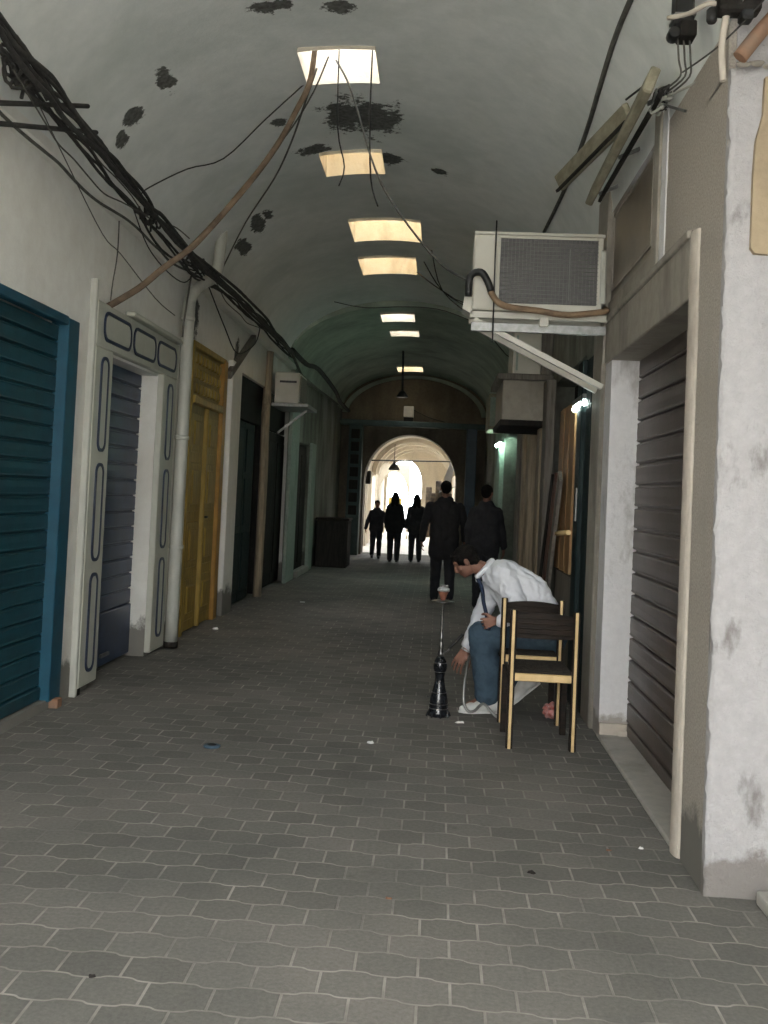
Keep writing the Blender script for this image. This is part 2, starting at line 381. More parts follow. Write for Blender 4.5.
def wall(name, m, x0, x1, y0, y1, z1, ops):
    """solid wall between x0 and x1 with rectangular openings (ya, yb, za, zb)"""
    mb = MB(); y = y0
    for (ya, yb, za, zb) in sorted(ops):
        if ya > y: mb.box(x0, x1, y, ya, 0, z1)
        if za > 0: mb.box(x0, x1, ya, yb, 0, za)
        if zb < z1: mb.box(x0, x1, ya, yb, zb, z1)
        y = yb
    if y < y1: mb.box(x0, x1, y, y1, 0, z1)
    return struct(mb, name, m)
wall('wall_left', M_walll, XL-.43, XL-.08, -14, 16.1, 3.5, [(3.6, 6.40, .06, 2.53), (7.14, 8.53, 0, 2.42), (9.68, 11.19, 0, 2.9), (12.09, 16.07, 0, 2.9)])
mb = MB().box(XL-.45, XL+.003, -2.5, 16.1, 3.43, 3.62, .01); struct(mb, 'trim_gap_cover_left', M_walll)  # strip added to cover the gap between moved left wall and vault edge
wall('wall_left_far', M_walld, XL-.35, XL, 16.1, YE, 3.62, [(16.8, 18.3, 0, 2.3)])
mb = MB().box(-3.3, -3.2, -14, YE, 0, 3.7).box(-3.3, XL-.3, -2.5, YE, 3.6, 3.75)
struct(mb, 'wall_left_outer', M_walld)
# right side
mb = MB().box(XR, 1.36, 4.0, 4.36, 0, 3.25); struct(mb, 'wall_right_pier', M_rough)
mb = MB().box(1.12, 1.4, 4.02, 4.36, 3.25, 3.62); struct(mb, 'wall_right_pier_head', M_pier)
mb = MB().box(XR, 1.13, 4.03, 4.36, 3.24, 3.5); struct(mb, 'wall_right_pier_cheek', M_rough)
# lime-washed end of the pier, facing down the alley towards the viewer
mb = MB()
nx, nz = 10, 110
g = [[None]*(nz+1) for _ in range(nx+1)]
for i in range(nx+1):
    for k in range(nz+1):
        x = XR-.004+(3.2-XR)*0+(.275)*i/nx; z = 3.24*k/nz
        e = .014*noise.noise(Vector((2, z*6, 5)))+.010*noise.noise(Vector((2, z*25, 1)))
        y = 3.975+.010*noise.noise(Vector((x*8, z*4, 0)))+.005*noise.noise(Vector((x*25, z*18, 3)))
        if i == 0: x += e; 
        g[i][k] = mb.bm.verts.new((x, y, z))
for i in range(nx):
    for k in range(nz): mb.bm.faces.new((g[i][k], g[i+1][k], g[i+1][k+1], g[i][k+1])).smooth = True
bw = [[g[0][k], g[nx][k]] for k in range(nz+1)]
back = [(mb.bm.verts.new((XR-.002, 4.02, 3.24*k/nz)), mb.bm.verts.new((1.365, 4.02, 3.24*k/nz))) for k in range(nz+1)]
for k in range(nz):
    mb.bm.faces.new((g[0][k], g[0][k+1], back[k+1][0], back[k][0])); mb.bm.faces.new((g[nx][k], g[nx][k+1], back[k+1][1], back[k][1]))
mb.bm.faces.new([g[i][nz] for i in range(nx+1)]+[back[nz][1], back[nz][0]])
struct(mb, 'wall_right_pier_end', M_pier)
mb = MB()
pts = [(1.215, 2.52), (1.23, 2.50), (1.37, 2.49), (1.37, 3.24), (1.25, 3.20), (1.245, 3.05), (1.222, 2.95), (1.215, 2.80)]
mb.prism([(x-.035 if x < 1.3 else x, 3.952, z) for x, z in pts], (0, .05, 0)); struct(mb, 'wall_right_tan_patch', M_tan)
mb = MB()
mb.box(1.36, 2.6, 4.25, 4.36, 0, 3.62).box(1.75, 2.6, -14, 4.3, 0, 3.62)
struct(mb, 'wall_right_near', M_walll)
mb = MB().box(1.36, 1.42, 3.99, 4.25, 0, 3.3).box(1.42, 1.46, 3.99, 4.05, 0, 3.3)
struct(mb, 'door_1', M_dwood)
mb = MB().box(1.27, 1.75, .5, 3.93, 0, .055, .012, 2); struct(mb, 'trim_kerb', M_marble)
# right shop: plastered strip, stone trim, doorway, lintel, transom
mb = MB().box(XR, 1.4, 4.36, 5.10, 2.72, 3.62).box(XR, 1.4, 4.36, 4.62, 2.42, 2.72)
mb.box(1.12, 1.4, 4.36, 4.60, 0, 2.43); struct(mb, 'wall_right_shop', M_rough)
mb = MB()   # half-round stone upright
mb.prism([(XR-.022*math.sin(a), 4.44+.065*math.cos(a), 0) for a in np.linspace(0, PI, 9)]+[(1.16, 4.375, 0), (1.16, 4.505, 0)], (0, 0, 2.71))
struct(mb, 'trim_1', M_stone_l)
mb = MB().box(1.075, 1.4, 4.50, 7.12, 2.42, 2.70, .006).box(1.06, 1.12, 4.50, 7.14, 2.695, 2.735, .01, 2)
struct(mb, 'trim_2', M_stone)
mb = MB().box(1.085, 1.30, 6.50, 6.74, 0, 2.43); struct(mb, 'trim_3', M_white)
mb = MB().box(1.055, 1.10, 6.74, 7.05, 0, 2.43, .01).box(1.06, 1.4, 6.74, 7.14, 0, 3.62, .005); struct(mb, 'trim_4', M_stone)
mb = MB().box(1.085, 1.26, 6.46, 6.52, 0, .10).box(1.2, 1.4, 6.44, 6.6, 0, .06); struct(mb, 'trim_5', M_stone_l)
mb = MB().box(1.075, 1.34, 4.50, 6.52, 0, .03, .008); struct(mb, 'trim_6', M_marble)
mb = MB().box(1.085, 1.30, 4.55, 6.62, 2.43, 2.445).box(1.3, 2.6, 4.3, 4.6, 0, 3.6).box(1.31, 1.4, 4.4, 6.7, 2.44, 3.6)
struct(mb, 'wall_right_soffit', M_stone)
# transom window above the lintel
mb = MB()
mb.box(1.085, 1.15, 5.08, 7.14, 3.54, 3.64, .006).box(1.07, 1.15, 5.20, 5.34, 2.74, 3.6, .006).box(1.08, 1.15, 7.0, 7.14, 2.74, 3.6, .006).box(1.085, 1.15, 5.1, 7.1, 2.735, 2.84, .006)
mb.box(1.092, 1.12, 5.46, 6.70, 2.90, 2.92).box(1.092, 1.12, 5.46, 6.70, 3.40, 3.42).box(1.092, 1.12, 5.46, 5.48, 2.90, 3.42).box(1.092, 1.12, 6.68, 6.70, 2.90, 3.42)
wf = struct(mb, 'window_frame', M_stone); wf.name = 'window_1'
mb = MB().box(1.10, 1.14, 5.34, 7.0, 2.84, 3.54); mb.build('window_pane', M_pglass, wf)
mb = MB().box(1.083, 1.12, 5.08, 5.20, 2.74, 3.6, .004); struct(mb, 'trim_16', M_white)
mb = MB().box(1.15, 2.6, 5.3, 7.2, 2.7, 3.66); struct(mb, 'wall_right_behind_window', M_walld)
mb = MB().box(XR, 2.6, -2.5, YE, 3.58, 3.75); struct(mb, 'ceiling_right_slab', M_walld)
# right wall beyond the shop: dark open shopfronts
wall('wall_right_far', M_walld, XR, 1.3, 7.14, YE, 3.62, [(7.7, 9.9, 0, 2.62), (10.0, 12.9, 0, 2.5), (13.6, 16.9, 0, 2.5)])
mb = MB().box(2.6, 2.7, -14, YE, 0, 3.7); struct(mb, 'wall_right_outer', M_dwood)
mb = MB().box(1.3, 2.6, 9.9, 10.0, 0, 3.6).box(1.3, 2.6, 12.9, 13.6, 0, 3.6).box(1.3, 2.6, 7.1, 7.2, 0, 3.6).box(1.3, 2.6, 16.9, 17, 0, 3.6); struct(mb, 'wall_right_partitions', M_dwood)
mb = MB().box(1.02, 1.12, 17.0, 18.6, 0, 2.9); struct(mb, 'trim_7', M_greenp)  # green lamp light on this pillar is put into its colour
mb = MB().box(1.03, 1.12, 12.95, 13.5, 0, 2.6, .01); struct(mb, 'trim_8', M_plankg)
# left pilasters
mb = MB().box(XL-.01, XL+.06, 10.98, 11.50, 0, 2.95, .015, 2); struct(mb, 'trim_9', M_walll)
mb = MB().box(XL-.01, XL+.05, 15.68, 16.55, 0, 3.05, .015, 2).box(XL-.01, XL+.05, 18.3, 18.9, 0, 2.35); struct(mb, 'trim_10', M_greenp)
# end wall with the archway
def arch_wall(y0, y1, xa, xb, xl, xr, spr, rise, top, m, name):
    mb = MB(); c, h = (xl+xr)/2, (xr-xl)/2
    xs = [xa]+[c+h*math.sin(t) for t in np.linspace(-PI/2, PI/2, 33)]+[xb]
    az = lambda x: spr+rise*math.sqrt(max(0, 1-((x-c)/h)**2))
    for y in (y0, y1):
        mb.poly([(xa, y, 0), (xl, y, 0), (xl, y, top), (xa, y, top)]); mb.poly([(xr, y, 0), (xb, y, 0), (xb, y, top), (xr, y, top)])
        for a, b in zip(xs[1:-1], xs[2:-1]): mb.poly([(a, y, az(a)), (b, y, az(b)), (b, y, top), (a, y, top)])
    for a, b in zip(xs[1:-1], xs[2:-1]): mb.poly([(a, y0, az(a)), (b, y0, az(b)), (b, y1, az(b)), (a, y1, az(a))])
    for x in (xl, xr): mb.poly([(x, y0, 0), (x, y1, 0), (x, y1, spr), (x, y0, spr)])
    mb.poly([(xa, y0, top), (xb, y0, top), (xb, y1, top), (xa, y1, top)])
    for x in (xa, xb): mb.poly([(x, y0, 0), (x, y1, 0), (x, y1, top), (x, y0, top)])
    return struct(mb, name, m)
arch_wall(YE, YE+.7, -3.3, 2.7, -1.80, .42, 1.75, 1.17, 5.2, M_tymp, 'wall_back')
mb = MB()     # pale raised rim of the vault against the end wall
ts = np.linspace(-PI/2+.1, PI/2-.1, 33)
for t0, t1 in zip(ts, ts[1:]):
    P = []
    for t in (t0, t1):
        for k, zz in ((1.0, 0), (.93, 0)): P.append((CX+HW*k*math.sin(t), YE-.12, SPR-.15+(.93*k+.1)*math.cos(t)))
    a, b, c_, d = P; mb.prism([a, b, d, c_], (0, .14, 0))
struct(mb, 'trim_11', M_vault2)
# open court added to let daylight in, and vaulted lane beyond the archway
def box_struct(name, m, *b):
    mb = MB()
    for x in b: mb.box(*x)
    return struct(mb, name, m)
box_struct('wall_court_left', M_corr, (-2.4, -2.0, YE+.7, 27.6, 0, 4.2)); box_struct('wall_court_right', M_corr, (.62, 1.0, YE+.7, 27.6, 0, 4.2)); box_struct('ceiling_court_light_block', M_corr, (-2.4, 1.0, YE+.7, 26.0, 4.2, 4.35))  # the roof is unseen, added to cut down the court's light
arch_wall(27.6, 28.0, -4, 3, -1.95, .45, 2.0, 1.1, 4.4, M_corr, 'wall_lane_front')
def lane_vault(y0, y1, h, spr, rise, m, name, th=.0):
    mb = MB(); c = -.75
    ts = np.linspace(-PI/2, PI/2, 25)
    for t0, t1 in zip(ts, ts[1:]):
        p = [(c+h*math.sin(t0), spr+rise*math.cos(t0)), (c+h*math.sin(t1), spr+rise*math.cos(t1))]
        (xa, za), (xb, zb) = p
        mb.poly([(xa, y0, za), (xb, y0, zb), (xb, y1, zb), (xa, y1, za)])
        if th: mb.poly([(xa, y0, za), (xb, y0, zb), (c+(xb-c)*1.15, y0, zb+th), (c+(xa-c)*1.15, y0, za+th)])
    return struct(mb, name, m)
lane_vault(28, 32.0, 1.25, 2.05, 1.1, M_corr, 'ceiling_lane_1'); lane_vault(32.6, 37, 1.25, 2.05, 1.1, M_corr, 'ceiling_lane_2')
for i, y in enumerate((29.6, 31.2, 33.6, 35.4)):
    lane_vault(y, y+.25, 1.12, 2.0, 1.02, M_corr, 'trim_%d' % (12+i), th=.16)
box_struct('wall_lane_left', M_corr, (-2.3, -2.0, 28, 30.2, 0, 4), (-2.3, -2.0, 30.2, 31.6, 2.0, 4), (-2.3, -2.0, 31.6, 37, 0, 4))
box_struct('wall_lane_right', M_corr, (.5, .8, 28, 37, 0, 4))
arch_wall(37, 37.4, -4, 3, -1.90, -.62, 1.85, .90, 4, M_corr, 'wall_lane_end')
box_struct('floor_outside', M_ground, (-5.9, 5.9, YE+.75, 59, -.02, .006))
arch_wall(33.0, 33.3, -2.05, -.95, -1.95, -1.0, 1.4, .8, 2.45, M_corr, 'wall_lane_side_arch')
box_struct('wall_unseen_entrance', M_corr, (-3.3, 2.7, -14.2, -14, 0, 3.7), (-3.3, 2.7, -2.6, -2.5, 3.62, 5.2))  # unseen walls; upper piece added to shut out stray sky light

# painted timber portal around the archway
t = thing('archway_surround', 'dull teal timber surround with blue post framing the far bright archway', 'door surround', (-.65, 23.6, 0))
MB().box(-2.38, 1.08, 23.5, 23.9, 3.08, 3.20, .01).build('lintel', M_teald, t)
p = MB().box(-2.16, -1.84, 23.5, 23.9, 0, 3.08, .01).build('post', M_teald, t)
mb = MB()
for k in range(7): mb.box(-2.10, -1.90, 23.46, 23.5, .95+k*.3, 1.17+k*.3, .01)
mb.build('post_panel', M_dwood, p)
MB().box(.62, .86, 23.5, 23.9, 0, 3.08, .01).build('post', M_blued, t, label='dull blue right hand post')
mb = MB().box(-2.34, -1.72, 19.4, 20.2, 0, .92, .02).box(-2.36, -1.70, 19.38, 20.22, .92, .96, .01)
mb.build('market_stall_cabinet', M_dwood, label='dark waist-high cabinet against the left wall before the bright archway', cat='cabinet')

# ------------------------------------------------------------------ roller shutters
def slats(name, m, x, y0, y1, z0, z1, pitch, side, parent, depth=.010):
    """curtain of bowed slats; side=+1 bulges towards +x"""
    mb = MB(); prof = []
    n = max(1, round((z1-z0)/pitch)); p = (z1-z0)/n
    for k in range(n):
        for t, d in ((0, -1.2), (.045, -1.2), (.065, .5), (.12, 1.2), (.20, .8), (.5, 1), (.82, .8), (.90, 1.1), (.95, .3), (.96, -1.2)):
            prof.append((x+side*depth*d, z0+(k+t)*p))
    prof.append((x-side*depth*1.2, z1))
    va = [mb.bm.verts.new((a, y0, z)) for a, z in prof]; vb = [mb.bm.verts.new((a, y1, z)) for a, z in prof]
    for i in range(len(prof)-1): mb.bm.faces.new((va[i], vb[i], vb[i+1], va[i+1]))
    b0 = [mb.bm.verts.new((x-side*.03, y, z)) for y in (y0, y1) for z in (z0, z1)]
    mb.bm.faces.new((b0[0], b0[1], b0[3], b0[2]))
    return mb.build(name, m, parent)
t = thing('roller_shutter', 'teal blue metal roller shutter in the left foreground wall', 'roller shutter', (XL, 4.8, 0))
slats('slat_curtain', M_teal, XL-.06, 3.42, 6.19, .15, 2.50, .112, 1, t)
MB().box(XL-.08, XL-.03, 3.42, 6.15, .07, .15, .006).build('bottom_bar', M_teal, t)
MB().box(XL-.10, XL+.02, 6.17, 6.36, .05, 2.55, .006).build('side_rail', M_teal_b, t, label='brighter blue side rail')
MB().box(XL-.06, XL+.015, 3.25, 3.42, .05, 2.55, .006).build('side_rail', M_teal_b, t)
MB().box(XL-.05, XL+.015, 3.42, 6.18, 2.50, 2.56, .006).build('top_rail', M_teal_b, t)
MB().box(XL-.03, XL+.06, 6.22, 6.30, 0, .06, .005).build('floor_lock', M_rust, t)

t = thing('roller_shutter', 'slate blue roller shutter recessed inside the cream panelled shop surround', 'roller shutter', (XL-.2, 7.7, 0))
slats('slat_curtain', M_blue, XL-.15, 6.78, 8.17, .45, 2.44, .135, 1, t)
MB().box(XL-.17, XL-.13, 6.78, 8.17, .03, .45, .006).build('kick_panel', M_blue, t)
MB().box(XL-.13, XL-.11, 7.4, 7.6, .10, .13, .004).build('handle', M_steel, t)

t = thing('roller_shutter', 'dark brown roller shutter recessed in the right hand doorway', 'roller shutter', (1.28, 5.5, 0))
slats('slat_curtain', M_brown, 1.27, 4.55, 6.50, .10, 2.44, .138, -1, t, .010)
MB().box(1.255, 1.285, 4.55, 6.50, .03, .10, .005).build('bottom_bar', M_brown, t)
MB().box(1.20, 1.27, 4.56, 4.62, .03, 2.44, .004).build('side_rail', M_stone, t)
MB().box(1.185, 1.20, 4.57, 4.60, 1.45, 1.62, .004).build('latch', M_pvc, t)
MB().lathe([(.012, 0), (.02, .01), (.02, .03), (.008, .04)], (1.24, 5.0, .22), axis='x', seg=10).build('lock', M_steel, t)

# ------------------------------------------------------------------ cream shop surround with navy panels
t = thing('shop_surround', 'cream shopfront surround with navy outlined rounded panels on the left', 'shop surround', (XL, 7.8, 0))
MB().box(XL-.05, XL+.05, 6.62, 7.02, .05, 2.44, .008).build('pillar', M_cream, t)
MB().box(XL-.14, XL+.05, 8.47, 8.93, .03, 2.44, .008).build('pillar', M_cream, t)
MB().box(XL-.14, XL+.05, 6.62, 8.95, 2.44, 2.76, .008).build('lintel', M_cream, t)
MB().box(XL+.02, XL+.10, 7.35, 8.9, 2.76, 2.80, .008).build('cornice', M_cream, t)
MB().box(XL-.02, XL+.045, 6.585, 6.625, 0, 2.9, .006).build('edge_strip', M_pvc, t, label='pinkish white edge strip')
MB().box(XL+.0, XL+.04, 6.6, 6.7, 0, .05).build('foot', M_dwood, t)
def rrect(y0, y1, z0, z1, r, n=8):
    pts = []
    for (cy, cz, a0) in ((y1-r, z1-r, 0), (y0+r, z1-r, PI/2), (y0+r, z0+r, PI), (y1-r, z0+r, 3*PI/2)):
        for k in range(n+1):
            a = a0+PI/2*k/n; pts.append((cy+r*math.cos(a), cz+r*math.sin(a)))
    return pts
def panel(y0, y1, z0, z1):
    w = .024; r = min((y1-y0), (z1-z0))*.42
    o, i = rrect(y0, y1, z0, z1, r), rrect(y0+w, y1-w, z0+w, z1-w, max(.01, r-w))
    mb = MB(); bm = mb.bm; x0, x1 = XL+.045, XL+.060; n = len(o)
    A = [bm.verts.new((x0, *p)) for p in o]; B = [bm.verts.new((x1, *p)) for p in o]; C = [bm.verts.new((x1, *p)) for p in i]; D = [bm.verts.new((x0, *p)) for p in i]
    for a, b in ((A, B), (B, C), (C, D)):
        for k in range(n): bm.faces.new((a[k], a[(k+1) % n], b[(k+1) % n], b[k]))
    pb = mb.build('panel_border', M_navy, t)
    mb = MB(); mb.prism([(XL+.048, *p) for p in i], (.006, 0, 0)); mb.build('panel_field', M_cream, pb)
for (a, b) in ((6.76, 7.44), (7.50, 8.16), (8.22, 8.86)): panel(a, b, 2.49, 2.71)
for (a, b) in ((1.70, 2.38), (.92, 1.62), (.14, .84)): panel(6.74, 6.92, a, b); panel(8.62, 8.80, a, b)

for o_ in [t]+list(t.children_recursive):
    if o_.type == 'MESH':
        for v in o_.data.vertices: v.co.y = (v.co.y+7.8-6.62)*.93+6.42-7.8
# ------------------------------------------------------------------ white drainpipe
t = thing('drainpipe', 'white plastic drainpipe between the cream surround and the yellow door', 'drainpipe', (XL+.1, 8.76, 0))
MB().tube([(XL+.10, 8.73, .06), (XL+.10, 8.75, 1.6), (XL+.10, 8.77, 3.18)], .058, 14).build('pipe', M_pvc, t)
MB().tube([(XL+.10, 8.77, 3.12), (XL+.11, 8.81, 3.25), (XL+.16, 9.01, 3.40), (XL+.22, 9.17, 3.5), (XL+.25, 9.21, 3.62), (XL+.27, 9.21, 3.98)], .056, 14).build('offset_bend', M_pvc, t)
for z in (.9, 1.9, 3.0): MB().lathe([(.062, 0), (.068, .01), (.068, .03), (.062, .04)], (XL+.10, 8.75, z), 14).build('collar', M_pvc, t)
MB().lathe([(.06, 0), (.066, .0), (.066, .05), (.06, .05)], (XL+.10, 8.73, .01), 14).build('foot', M_dwood, t)

# ------------------------------------------------------------------ yellow panelled door
t = thing('wooden_door', 'tall yellow panelled double door with orange frame beside the white drainpipe', 'door', (XL, 10.08, 0))
x0 = XL-.015
MB().box(x0-.04, XL+.02, 9.33, 9.40, 0, 2.9, .008).build('door_frame', M_yel, t)
MB().box(x0-.04, XL+.03, 10.70, 10.86, 0, 2.9, .008).build('door_frame', M_ora, t, label='orange right frame')
MB().box(x0-.04, XL+.02, 9.33, 10.86, 2.86, 2.92, .006).build('door_frame', M_yel, t)
for (a, b) in ((9.40, 10.03), (10.06, 10.70)):
    l = MB().box(x0-.05, x0, a, b, .02, 2.30, .004).build('door_leaf', M_yel, t)
    for (za, zb) in ((.12, .55), (.65, 1.12), (1.22, 1.72), (1.82, 2.22)):
        mb = MB().box(x0-.01, x0+.012, a+.09, b-.09, za, zb, .010)
        mb.box(x0-.01, x0+.028, a+.16, b-.16, za+.07, zb-.07, .018)
        mb.build('raised_panel', M_yel, l)
MB().box(x0-.02, x0+.045, 10.02, 10.07, .02, 2.30, .01).build('centre_bead', M_yel, t)
MB().box(x0-.02, x0+.06, 9.36, 10.66, 2.30, 2.38, .01).build('transom_bar', M_yel, t)
mb = MB().box(x0-.05, x0-.01, 9.4, 10.70, 2.38, 2.86)
for k in range(9):
    y = 9.44+k*.139
    for z in (2.42, 2.57, 2.72): mb.box(x0-.02, x0+.02, y, y+.095, z, z+.10, .012)
mb.build('carved_transom', M_yel, t)
h = MB().tube([(x0, 10.06, 1.16), (x0+.06, 10.06, 1.16), (x0+.06, 10.12, 1.16)], .012, 8, smooth=0)
h.build('handle', M_black, t)

# ------------------------------------------------------------------ dark timber shopfront, left
t = thing('timber_shopfront', 'dark timber shopfront beyond the yellow door on the left', 'shopfront', (XL, 13.6, 0))
MB().box(XL-.12, XL-.06, 11.62, 15.62, 2.35, 2.95, .01).build('fascia', M_dwood, t)
for a, b in ((11.66, 12.28), (12.30, 12.95)):
    l = MB().box(XL-.10, XL-.05, a, b, .02, 2.33, .006).build('door_leaf', M_dgreen, t)
    for za, zb in ((.15, .9), (1.0, 1.6), (1.68, 2.25)): MB().box(XL-.06, XL-.03, a+.08, b-.08, za, zb, .012).build('door_panel', M_dgreen, l)
MB().box(XL-.15, XL-.02, 13.5, 13.95, 0, 2.95, .01).build('post', M_dwood, t)
for a, b in ((13.97, 14.75), (14.77, 15.58)):
    l = MB().box(XL-.10, XL-.05, a, b, .02, 2.33, .006).build('door_leaf', M_dwood, t)
    MB().box(XL-.06, XL-.03, a+.1, b-.1, .2, 2.2, .012).build('door_panel', M_dwood, l)
MB().tube([(XL+.06, 13.15, 0), (XL+.06, 13.2, 1.6), (XL+.05, 13.2, 2.45), (XL+.03, 13.35, 2.75), (XL+.03, 13.4, 3.4)], .06, 12).build('waste_pipe', M_plank, label='dusty brown pipe up the dark left wall under the boxed unit', cat='pipe')
t = thing('narrow_door', 'narrow dark door between pale green pilasters on the far left', 'door', (XL, 17.5, 0))
MB().box(XL-.12, XL-.06, 16.82, 18.28, 0.02, 2.28, .01).build('door_leaf', M_dwood, t)
for a, b in ((16.9, 17.5), (17.6, 18.2)): MB().box(XL-.07, XL-.04, a, b, .2, 2.1, .012).build('door_panel', M_dwood, t)
MB().box(XL-.05, XL+.08, 16.8, 18.3, 0, .10, .01).build('doorstep', M_marble, t)

# ------------------------------------------------------------------ box on left wall
t = thing('air_conditioner', 'small white boxed air conditioner on a shelf high on the left wall', 'air conditioner', (-2.15, 14.2, 2.62))
MB().box(-2.37, -2.02, 14.0, 14.75, 2.70, 3.14, .015, 2).build('casing', M_ac, t)
MB().box(-2.30, -2.06, 13.99, 14.0, 2.99, 3.02).build('vent_slot', M_black, t)
MB().box(-2.02, -2.005, 14.06, 14.7, 2.74, 3.10, .004).build('grille', M_plankg, t)
MB().box(-2.38, -1.86, 13.85, 14.85, 2.64, 2.69, .005).build('shelf', M_steel, t)
MB().beam((-2.36, 14.4, 2.3), (-1.95, 14.4, 2.64), .03, .03).build('bracket', M_steel, t)

# ------------------------------------------------------------------ right hand air conditioner
t = thing('air_conditioner', 'large cream outdoor air conditioner with dark grille jutting above the chairs', 'air conditioner', (.58, 6.8, 2.7))
ax0, ax1, ay0, ay1, az0, az1 = .17, 1.02, 6.62, 6.94, 2.74, 3.25
mb = MB().box(ax0, ax1, ay0, ay1, az0, az1, .012, 2); cas = mb.build('casing', M_ac, t)
MB().box(.34, .99, ay0-.006, ay0+.01, az0+.05, az1-.03).build('fin_block', M_acg, t)
mb = MB()
for k in range(17): z = az0+.06+k*.0262; mb.tube([(.34, ay0-.012, z), (.99, ay0-.012, z)], .0018, 5, smooth=0)
for k in range(27): x = .345+k*.0247; mb.tube([(x, ay0-.010, az0+.05), (x, ay0-.010, az1-.03)], .0013, 5, smooth=0)
mb.box(.80, .806, ay0-.016, ay0-.008, az0+.08, az1-.09)
mb.build('wire_grille', M_wire, t)
mb = MB().box(.325, .345, ay0-.016, ay0+.01, az0+.03, az1-.01, .003).box(.985, 1.02, ay0-.012, ay0+.01, az0+.02, az1-.01, .003).box(ax0, ax1+.01, ay0-.02, ay0+.04, az1-.008, az1+.012, .004)
mb.build('front_frame', M_ac, t)
mb = MB(); mb.prism([(.11, 6.64, 2.75), (.175, 6.64, 2.71), (.175, 6.64, 2.93), (.13, 6.64, 2.93)], (0, .2, 0)); mb.build('valve_cover', M_ac, t)
MB().tube([(.15, 6.60, 2.83), (.15, 6.58, 2.95), (.22, 6.56, 2.97), (.27, 6.56, 2.90), (.30, 6.56, 2.83), (.38, 6.56, 2.76), (.60, 6.56, 2.735), (.80, 6.57, 2.715), (1.03, 6.60, 2.75), (1.06, 6.68, 2.78)], .021, 10).build('lagged_pipe', M_hose, t)
MB().tube([(.145, 6.59, 2.82), (.15, 6.575, 2.95), (.22, 6.55, 2.975), (.265, 6.55, 2.915), (.29, 6.55, 2.85)], .024, 10).build('pipe_sleeve', M_black, t)
MB().tube([(.31, 6.585, 3.33), (.31, 6.585, 3.0), (.315, 6.585, 2.52)], .005, 6, smooth=0).build('strap', M_black, t)
MB().box(1.0, 1.045, 6.60, 6.72, 2.80, 3.16, .01).build('side_terminal_box', M_pvc, t)
t = thing('wall_bracket', 'cream steel angle bracket carrying the large air conditioner', 'bracket', (1.05, 6.8, 2.3))
for y in (6.66, 6.90):
    MB().box(.16, 1.07, y-.02, y+.02, 2.69, 2.735, .003).build('arm', M_ac, t)
    MB().beam((.19, y, 2.68), (1.05, y, 2.26), .035, .045, up=(0, 1, 0)).build('diagonal_strut', M_ac, t)
MB().box(.17, 1.06, 6.63, 6.66, 2.60, 2.66, .003).build('cross_rail', M_steel, t)
MB().box(.62, .68, 6.61, 6.64, 2.64, 2.70, .003).build('clamp', M_ac, t)

# ------------------------------------------------------------------ boards and junk at the top right
t = thing('awning_board', 'long olive board edge fixed above the right transom window', 'board', (.95, 5.7, 3.5))
MB().beam((.93, 4.75, 3.52), (.93, 6.62, 3.52), .05, .13, up=(.35, 0, 1), bev=.008).build('board', M_board, t)
MB().beam((.985, 4.8, 3.47), (.985, 6.6, 3.50), .02, .05, up=(.3, 0, 1)).build('backing_batten', M_dwood, t)
for y in (5.0, 5.8, 6.5): MB().beam((.96, y, 3.5), (1.09, y, 3.56), .02, .02).build('support_rod', M_steel, t)
t = thing('hanging_plank', 'thick grey-green plank dangling loose under the vault beside the awning board', 'plank', (.83, 6.1, 3.6))
MB().beam((.945, 5.42, 3.62), (.735, 6.80, 3.66), .035, .11, up=(-.55, 0, 1), bev=.006).build('plank', M_board, t)
MB().beam((.930, 5.40, 3.565), (.722, 6.80, 3.605), .02, .018, up=(-.55, 0, 1)).build('underside_strip', M_dwood, t)  # thin dark strip along the plank's underside
MB().tube([(.93, 5.45, 3.70), (1.0, 5.3, 3.72), (.98, 4.95, 3.62)], .006, 6).build('tie_wire', M_cable, t)
t = thing('torn_cable_nest', 'tangle of torn white and dark wire ends at the corner of the awning board', 'wire tangle', (1.0, 4.85, 3.42))
for k, m in enumerate((M_pvc, M_pvc, M_cable, M_steel, M_pvc, M_cable)):
    c = Vector((1.02, 4.95, 3.50)); pts = []
    for i in range(7): pts.append(c+Vector((random.uniform(-.05, .05), random.uniform(-.08, .08), random.uniform(-.07, .06))))
    MB().tube(pts, .008 if m is M_pvc else .006, 6, smooth=1).build('wire_end', m, t)
MB().beam((1.08, 4.7, 3.35), (1.02, 4.95, 3.48), .012, .012).build('bent_nail', M_steel, t)
MB().tube([(1.03, 4.9, 3.50), (1.08, 4.7, 3.46), (1.10, 4.5, 3.42)], .006, 6).build('wire_end', M_pvc, t)
t = thing('old_junction_box', 'black boxed electrical fitting with a round knob hanging at the top right of the vault', 'electrical fitting', (.965, 4.3, 3.5))
MB().box(.925, 1.005, 4.26, 4.36, 3.55, 3.78, .01).build('body', M_black, t)
MB().box(.945, 1.015, 4.25, 4.35, 3.50, 3.57, .006).build('lower_body', M_dwood, t)
MB().lathe([(.022, -.03), (.027, -.02), (.027, .03), (.018, .045)], (.925, 4.29, 3.52), 14, 'y').build('knob', M_black, t)
MB().box(.92, 1.01, 4.25, 4.37, 3.59, 3.60).build('clip', M_steel, t)
for k, dx in enumerate((0, .025, .05)):
    MB().tube([(.945+dx, 4.3, 3.51), (.955+dx, 4.31, 3.42), (.97+dx*.8, 4.34, 3.36), (.93+dx, 4.5, 3.36)], .0045, 6).build('lead', M_cableg, t)
t = thing('fitting_cluster', 'dark clump of electrical fittings at the very top right above the white pier', 'electrical fitting', (1.08, 3.9, 3.4))
MB().box(1.0, 1.17, 3.86, 3.95, 3.42, 3.50, .02, 2).build('body', M_dwood, t)
MB().lathe([(.015, 0), (.021, .01), (.021, .05), (.012, .06)], (.985, 3.9, 3.385), 12).build('socket', M_black, t)
